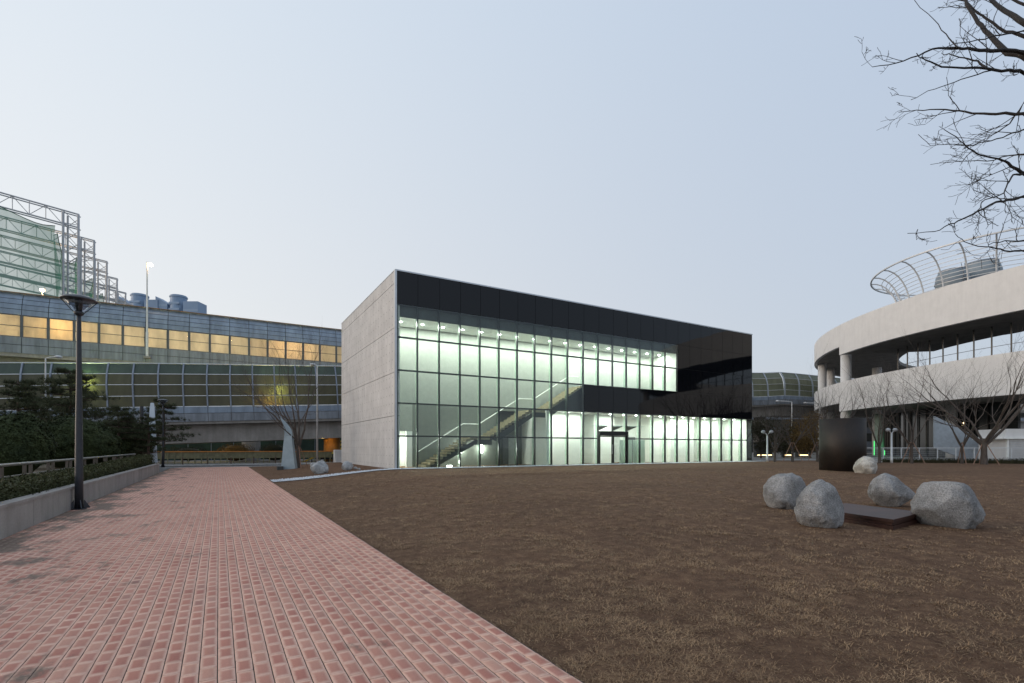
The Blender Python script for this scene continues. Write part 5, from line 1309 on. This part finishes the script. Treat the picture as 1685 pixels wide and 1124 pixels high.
# ================================================================== DORMANT GRASS
def blades(nt_, nbld, rad, lmin, lmax, thr, dmax, wk):
    th = np.arctan2(FW[0], FW[1]) + RNG.uniform(-0.66, 0.88, nt_*4); dd = 2.6*np.exp(RNG.random(nt_*4)**0.85*math.log(dmax/2.6))
    gx = dd*np.sin(th); gy_ = dd*np.cos(th)
    keep = [i for i in range(len(gx)) if gx[i] > 2.34 and -4 < gy_[i] < BY-0.9 and noise.noise((gx[i]*1.1, gy_[i]*1.1, 1.0)) + 0.5*noise.noise((gx[i]*4.0, gy_[i]*4.0, 9.0)) > thr + 1.6*(RNG.random()-0.5)][:nt_]
    base = np.array([(gx[i], gy_[i], 0) for i in keep]); dist = dd[keep]; sz = RNG.lognormal(0, 0.35, len(keep))
    C = np.repeat(base, nbld, 0); Dm = np.repeat(dist, nbld); Sz = np.repeat(sz, nbld); nn = len(C)
    off = RNG.normal(size=(nn,2)); C[:,:2] += off*(rad*Sz*(1+0.05*Dm))[:,None]
    C[:,0] = np.maximum(C[:,0], 2.27)
    C[:,2] = np.array([lz(c[0], c[1]) for c in C]) - 0.003
    az = np.arctan2(off[:,1], off[:,0]) + RNG.normal(size=nn)*0.9
    L = (lmin+(lmax-lmin)*RNG.random(nn))*Sz**0.5; up = 0.10+0.75*RNG.random(nn)**1.5; wd = 0.0011+wk*Dm
    hx, hy = np.cos(az), np.sin(az)
    mid = C + np.stack([hx*L*0.42, hy*L*0.42, L*0.50*up], -1); tip = C + np.stack([hx*L*0.9+RNG.normal(size=nn)*L*0.2, hy*L*0.9+RNG.normal(size=nn)*L*0.2, L*up*(0.75-0.6*RNG.random(nn))], -1)
    s_ = np.stack([-hy*wd, hx*wd, 0*wd], -1)
    v = np.stack([C-s_, C+s_, mid+s_*0.8, mid-s_*0.8, tip], 1).reshape(-1,3)
    o5 = 5*np.arange(nn)[:,None]; return v, np.concatenate([o5+np.array([[0,1,2]]), o5+np.array([[0,2,3]]), o5+np.array([[3,2,4]])])
va, fa = blades(6200, 26, 0.032, 0.03, 0.080, 0.15, 34, 0.00022)
vb, fb_ = blades(30000, 1, 0.05, 0.02, 0.06, -0.6, 26, 0.00022)
v = np.concatenate([va, vb]); f = np.concatenate([fa, fb_+len(va)])
tag(link('dry_grass', npmesh('dry_grass', v, f, M['drygrass'])), 'tufts of straw coloured dormant grass over the brown lawn', 'grass', kind='stuff')

# ================================================================== OVERHANGING TREE (right, trunk outside the frame)
ot = empty('overhanging_tree', (0,0,0), 'dark bare tree whose branches reach in over the lawn from the right', 'tree')
TZ = 8.2; tb_ = Vector((*at(1935, TZ), 0)); ot.location = (tb_.x, tb_.y, lz(tb_.x, tb_.y))
O0 = ot.location.copy()
def q(x, y, Z): p = P3(1400 + x/2.677, y/2.677, Z); return p - O0
rt = random.Random(5)
limbs = [  # traced limbs, crop pixels; (points, start radius, end radius, depth start, depth end)
 ([(763,245),(690,235),(640,185),(590,135),(550,80),(510,20),(500,-40)],0.048,0.018,8.2,9.2),
 ([(763,232),(620,225),(540,218),(470,210),(385,212),(300,245),(200,278),(95,295)],0.030,0.004,8.0,7.4),
 ([(763,100),(700,60),(640,20),(600,-20)],0.040,0.025,8.6,9.5),
 ([(763,160),(680,140),(600,85),(540,40),(505,5),(400,-12)],0.026,0.007,8.6,9.4),
 ([(763,320),(700,308),(600,302),(500,300),(400,295),(330,265),(290,235)],0.026,0.005,7.9,7.1),
 ([(600,302),(560,268),(500,255),(440,240),(400,235)],0.016,0.004,7.65,8.0),
 ([(763,500),(640,503),(560,500),(480,488),(380,482),(290,485),(210,495)],0.024,0.004,8.0,8.8),
 ([(620,310),(520,340),(420,375),(340,400),(265,440)],0.009,0.003,7.7,7.2),
 ([(763,765),(720,740),(680,710),(640,698),(560,680),(520,655),(485,625),(410,570)],0.024,0.004,8.0,7.5),
 ([(763,680),(700,685),(600,710),(480,710),(350,725)],0.013,0.003,8.2,8.9),
 ([(763,570),(690,595),(620,620),(540,640),(440,635),(350,642),(297,592)],0.013,0.003,8.3,9.0),
 ([(763,865),(690,880),(640,890),(560,930),(480,970),(440,985),(370,1020),(250,1028)],0.022,0.003,7.7,6.9),
 ([(763,765),(715,770),(690,810),(675,850),(590,880),(555,930)],0.016,0.005,8.0,7.2),
 ([(763,1060),(680,1060),(605,1080)],0.012,0.004,7.4,7.0),
 ([(763,1105),(700,1108),(640,1095),(560,1085),(500,1065),(460,1030)],0.014,0.003,7.4,6.9),
 ([(763,450),(700,545),(640,585),(560,610)],0.015,0.004,8.1,8.6),
 ([(763,135),(660,155),(560,175),(470,190),(385,215)],0.014,0.004,8.3,7.8),
 ([(470,210),(420,150),(370,90),(280,0)],0.009,0.003,7.7,8.3),
 ([(480,488),(430,420),(422,340)],0.006,0.002,8.3,8.1),
 ([(675,850),(680,880),(684,940)],0.006,0.002,7.5,7.4),
 ([(763,20),(700,-10)],0.02,0.015,8.8,9.0)]
tk = MB(); bh = MB(); tw = MB()
def twig(p, d, L, r, lv):
    pts = [p]; rr = [r]; dd_ = d.normalized(); cur = p.copy(); ns = 5
    for i in range(ns):
        dd_ = (dd_ + Vector((rt.gauss(0,0.10), rt.gauss(0,0.10), rt.gauss(0.02,0.10)))).normalized(); cur = cur + dd_*(L/ns); pts.append(cur.copy()); rr.append(max(0.0029, r*(1-0.6*(i+1)/ns)))
        if lv > 0 and i > 0 and rt.random() < 0.75:
            nd = dd_.copy(); nd.rotate(Matrix.Rotation(rt.choice((-1,1))*rt.uniform(0.5,1.1), 3, Vector((FW[0],FW[1],0)))); nd += Vector((rt.gauss(0,0.3),rt.gauss(0,0.3),0))
            twig(cur.copy(), nd, L*rt.uniform(0.35,0.65), r*0.6, lv-1)
    tw.tube(pts, rr, 3, False)
for pts, ra, rb_, za, zb_ in limbs:
    m_ = len(pts); P = [q(x, y, za+(zb_-za)*i/(m_-1)) for i, (x, y) in enumerate(pts)]
    rads = [ra+(rb_-ra)*(i/(m_-1))**0.7 for i in range(m_)]
    if pts[0][0] == 763:       # carry on to the trunk outside the frame
        zt_ = P[0].z; jn = Vector((0,0,max(2.4, zt_*rt.uniform(0.60,0.78)))); dv = P[0]-jn
        arch = [jn + Vector((dv.x*t_, dv.y*t_, dv.z*(t_**0.62))) + Vector((rt.gauss(0,0.05), rt.gauss(0,0.05), rt.gauss(0,0.03)))*(t_ > 0) for t_ in (0, 0.22, 0.48, 0.76)]
        P = arch + P; rads = [ra*2.1, ra*1.75, ra*1.45, ra*1.2] + rads
    # subdivide and jitter for a natural line
    D = [P[0]]; DR = [rads[0]]
    for i in range(len(P)-1):
        for k in (1,2,3):
            D.append(P[i].lerp(P[i+1], k/3) + (Vector((rt.gauss(0,0.006),rt.gauss(0,0.006),rt.gauss(0,0.008))) if k < 3 else Vector())); DR.append(rads[i]+(rads[i+1]-rads[i])*k/3)
    bh.tube(D, [max(0.004, x_*1.08) for x_ in DR], 6, False)
    if pts[0][0] == 763:       # limbs on the other sides of the crown
        for rep_ in range(1 if ra < 0.02 else 2):
            Rm = Matrix.Rotation(R(rt.uniform(115, 245)), 3, 'Z'); sc_ = rt.uniform(0.7, 1.05); zo_ = rt.uniform(-0.4, 0.8)
            E = [Rm @ Vector((p_.x*sc_, p_.y*sc_, p_.z)) + Vector((0,0,zo_)) for p_ in D]
            bh.tube(E, [max(0.0045, x_*1.25) for x_ in DR], 5, False)
            for i in range(8, len(E), 3):
                d = (E[i]-E[i-1]).normalized() + Vector((rt.gauss(0,0.5), rt.gauss(0,0.5), rt.gauss(0.1,0.4))); twig(E[i], d, rt.uniform(0.3,0.8), 0.007, 1)
    for i in range(13 if pts[0][0] == 763 else 1, len(D)):
        if rt.random() < 0.36:
            d = (D[i]-D[i-1]).normalized(); d.rotate(Matrix.Rotation(rt.choice((-1,1))*rt.uniform(0.4,1.0), 3, Vector((FW[0],FW[1],0)))); d += Vector((rt.gauss(0,0.25),rt.gauss(0,0.25),0))
            twig(D[i], d, rt.uniform(0.25,0.75)*(1.0-0.6*(i/len(D))**3), min(0.008, DR[i]*0.7), 2 if rt.random() < 0.55 else 1)
tk.tube([(0,0,-0.2),(0.02,0,0.3),(0.05,0.03,2.0),(0.0,0.05,4.0),(-0.05,0,6.5),(0,0,9.5),(0.1,0,12)], [0.30,0.21,0.18,0.16,0.12,0.07,0.02], 12)
tk.build('trunk', M['barkdark'], ot, True); bh.build('branches', M['barkdark'], ot, True); tw.build('twigs', M['barkdark'], ot)
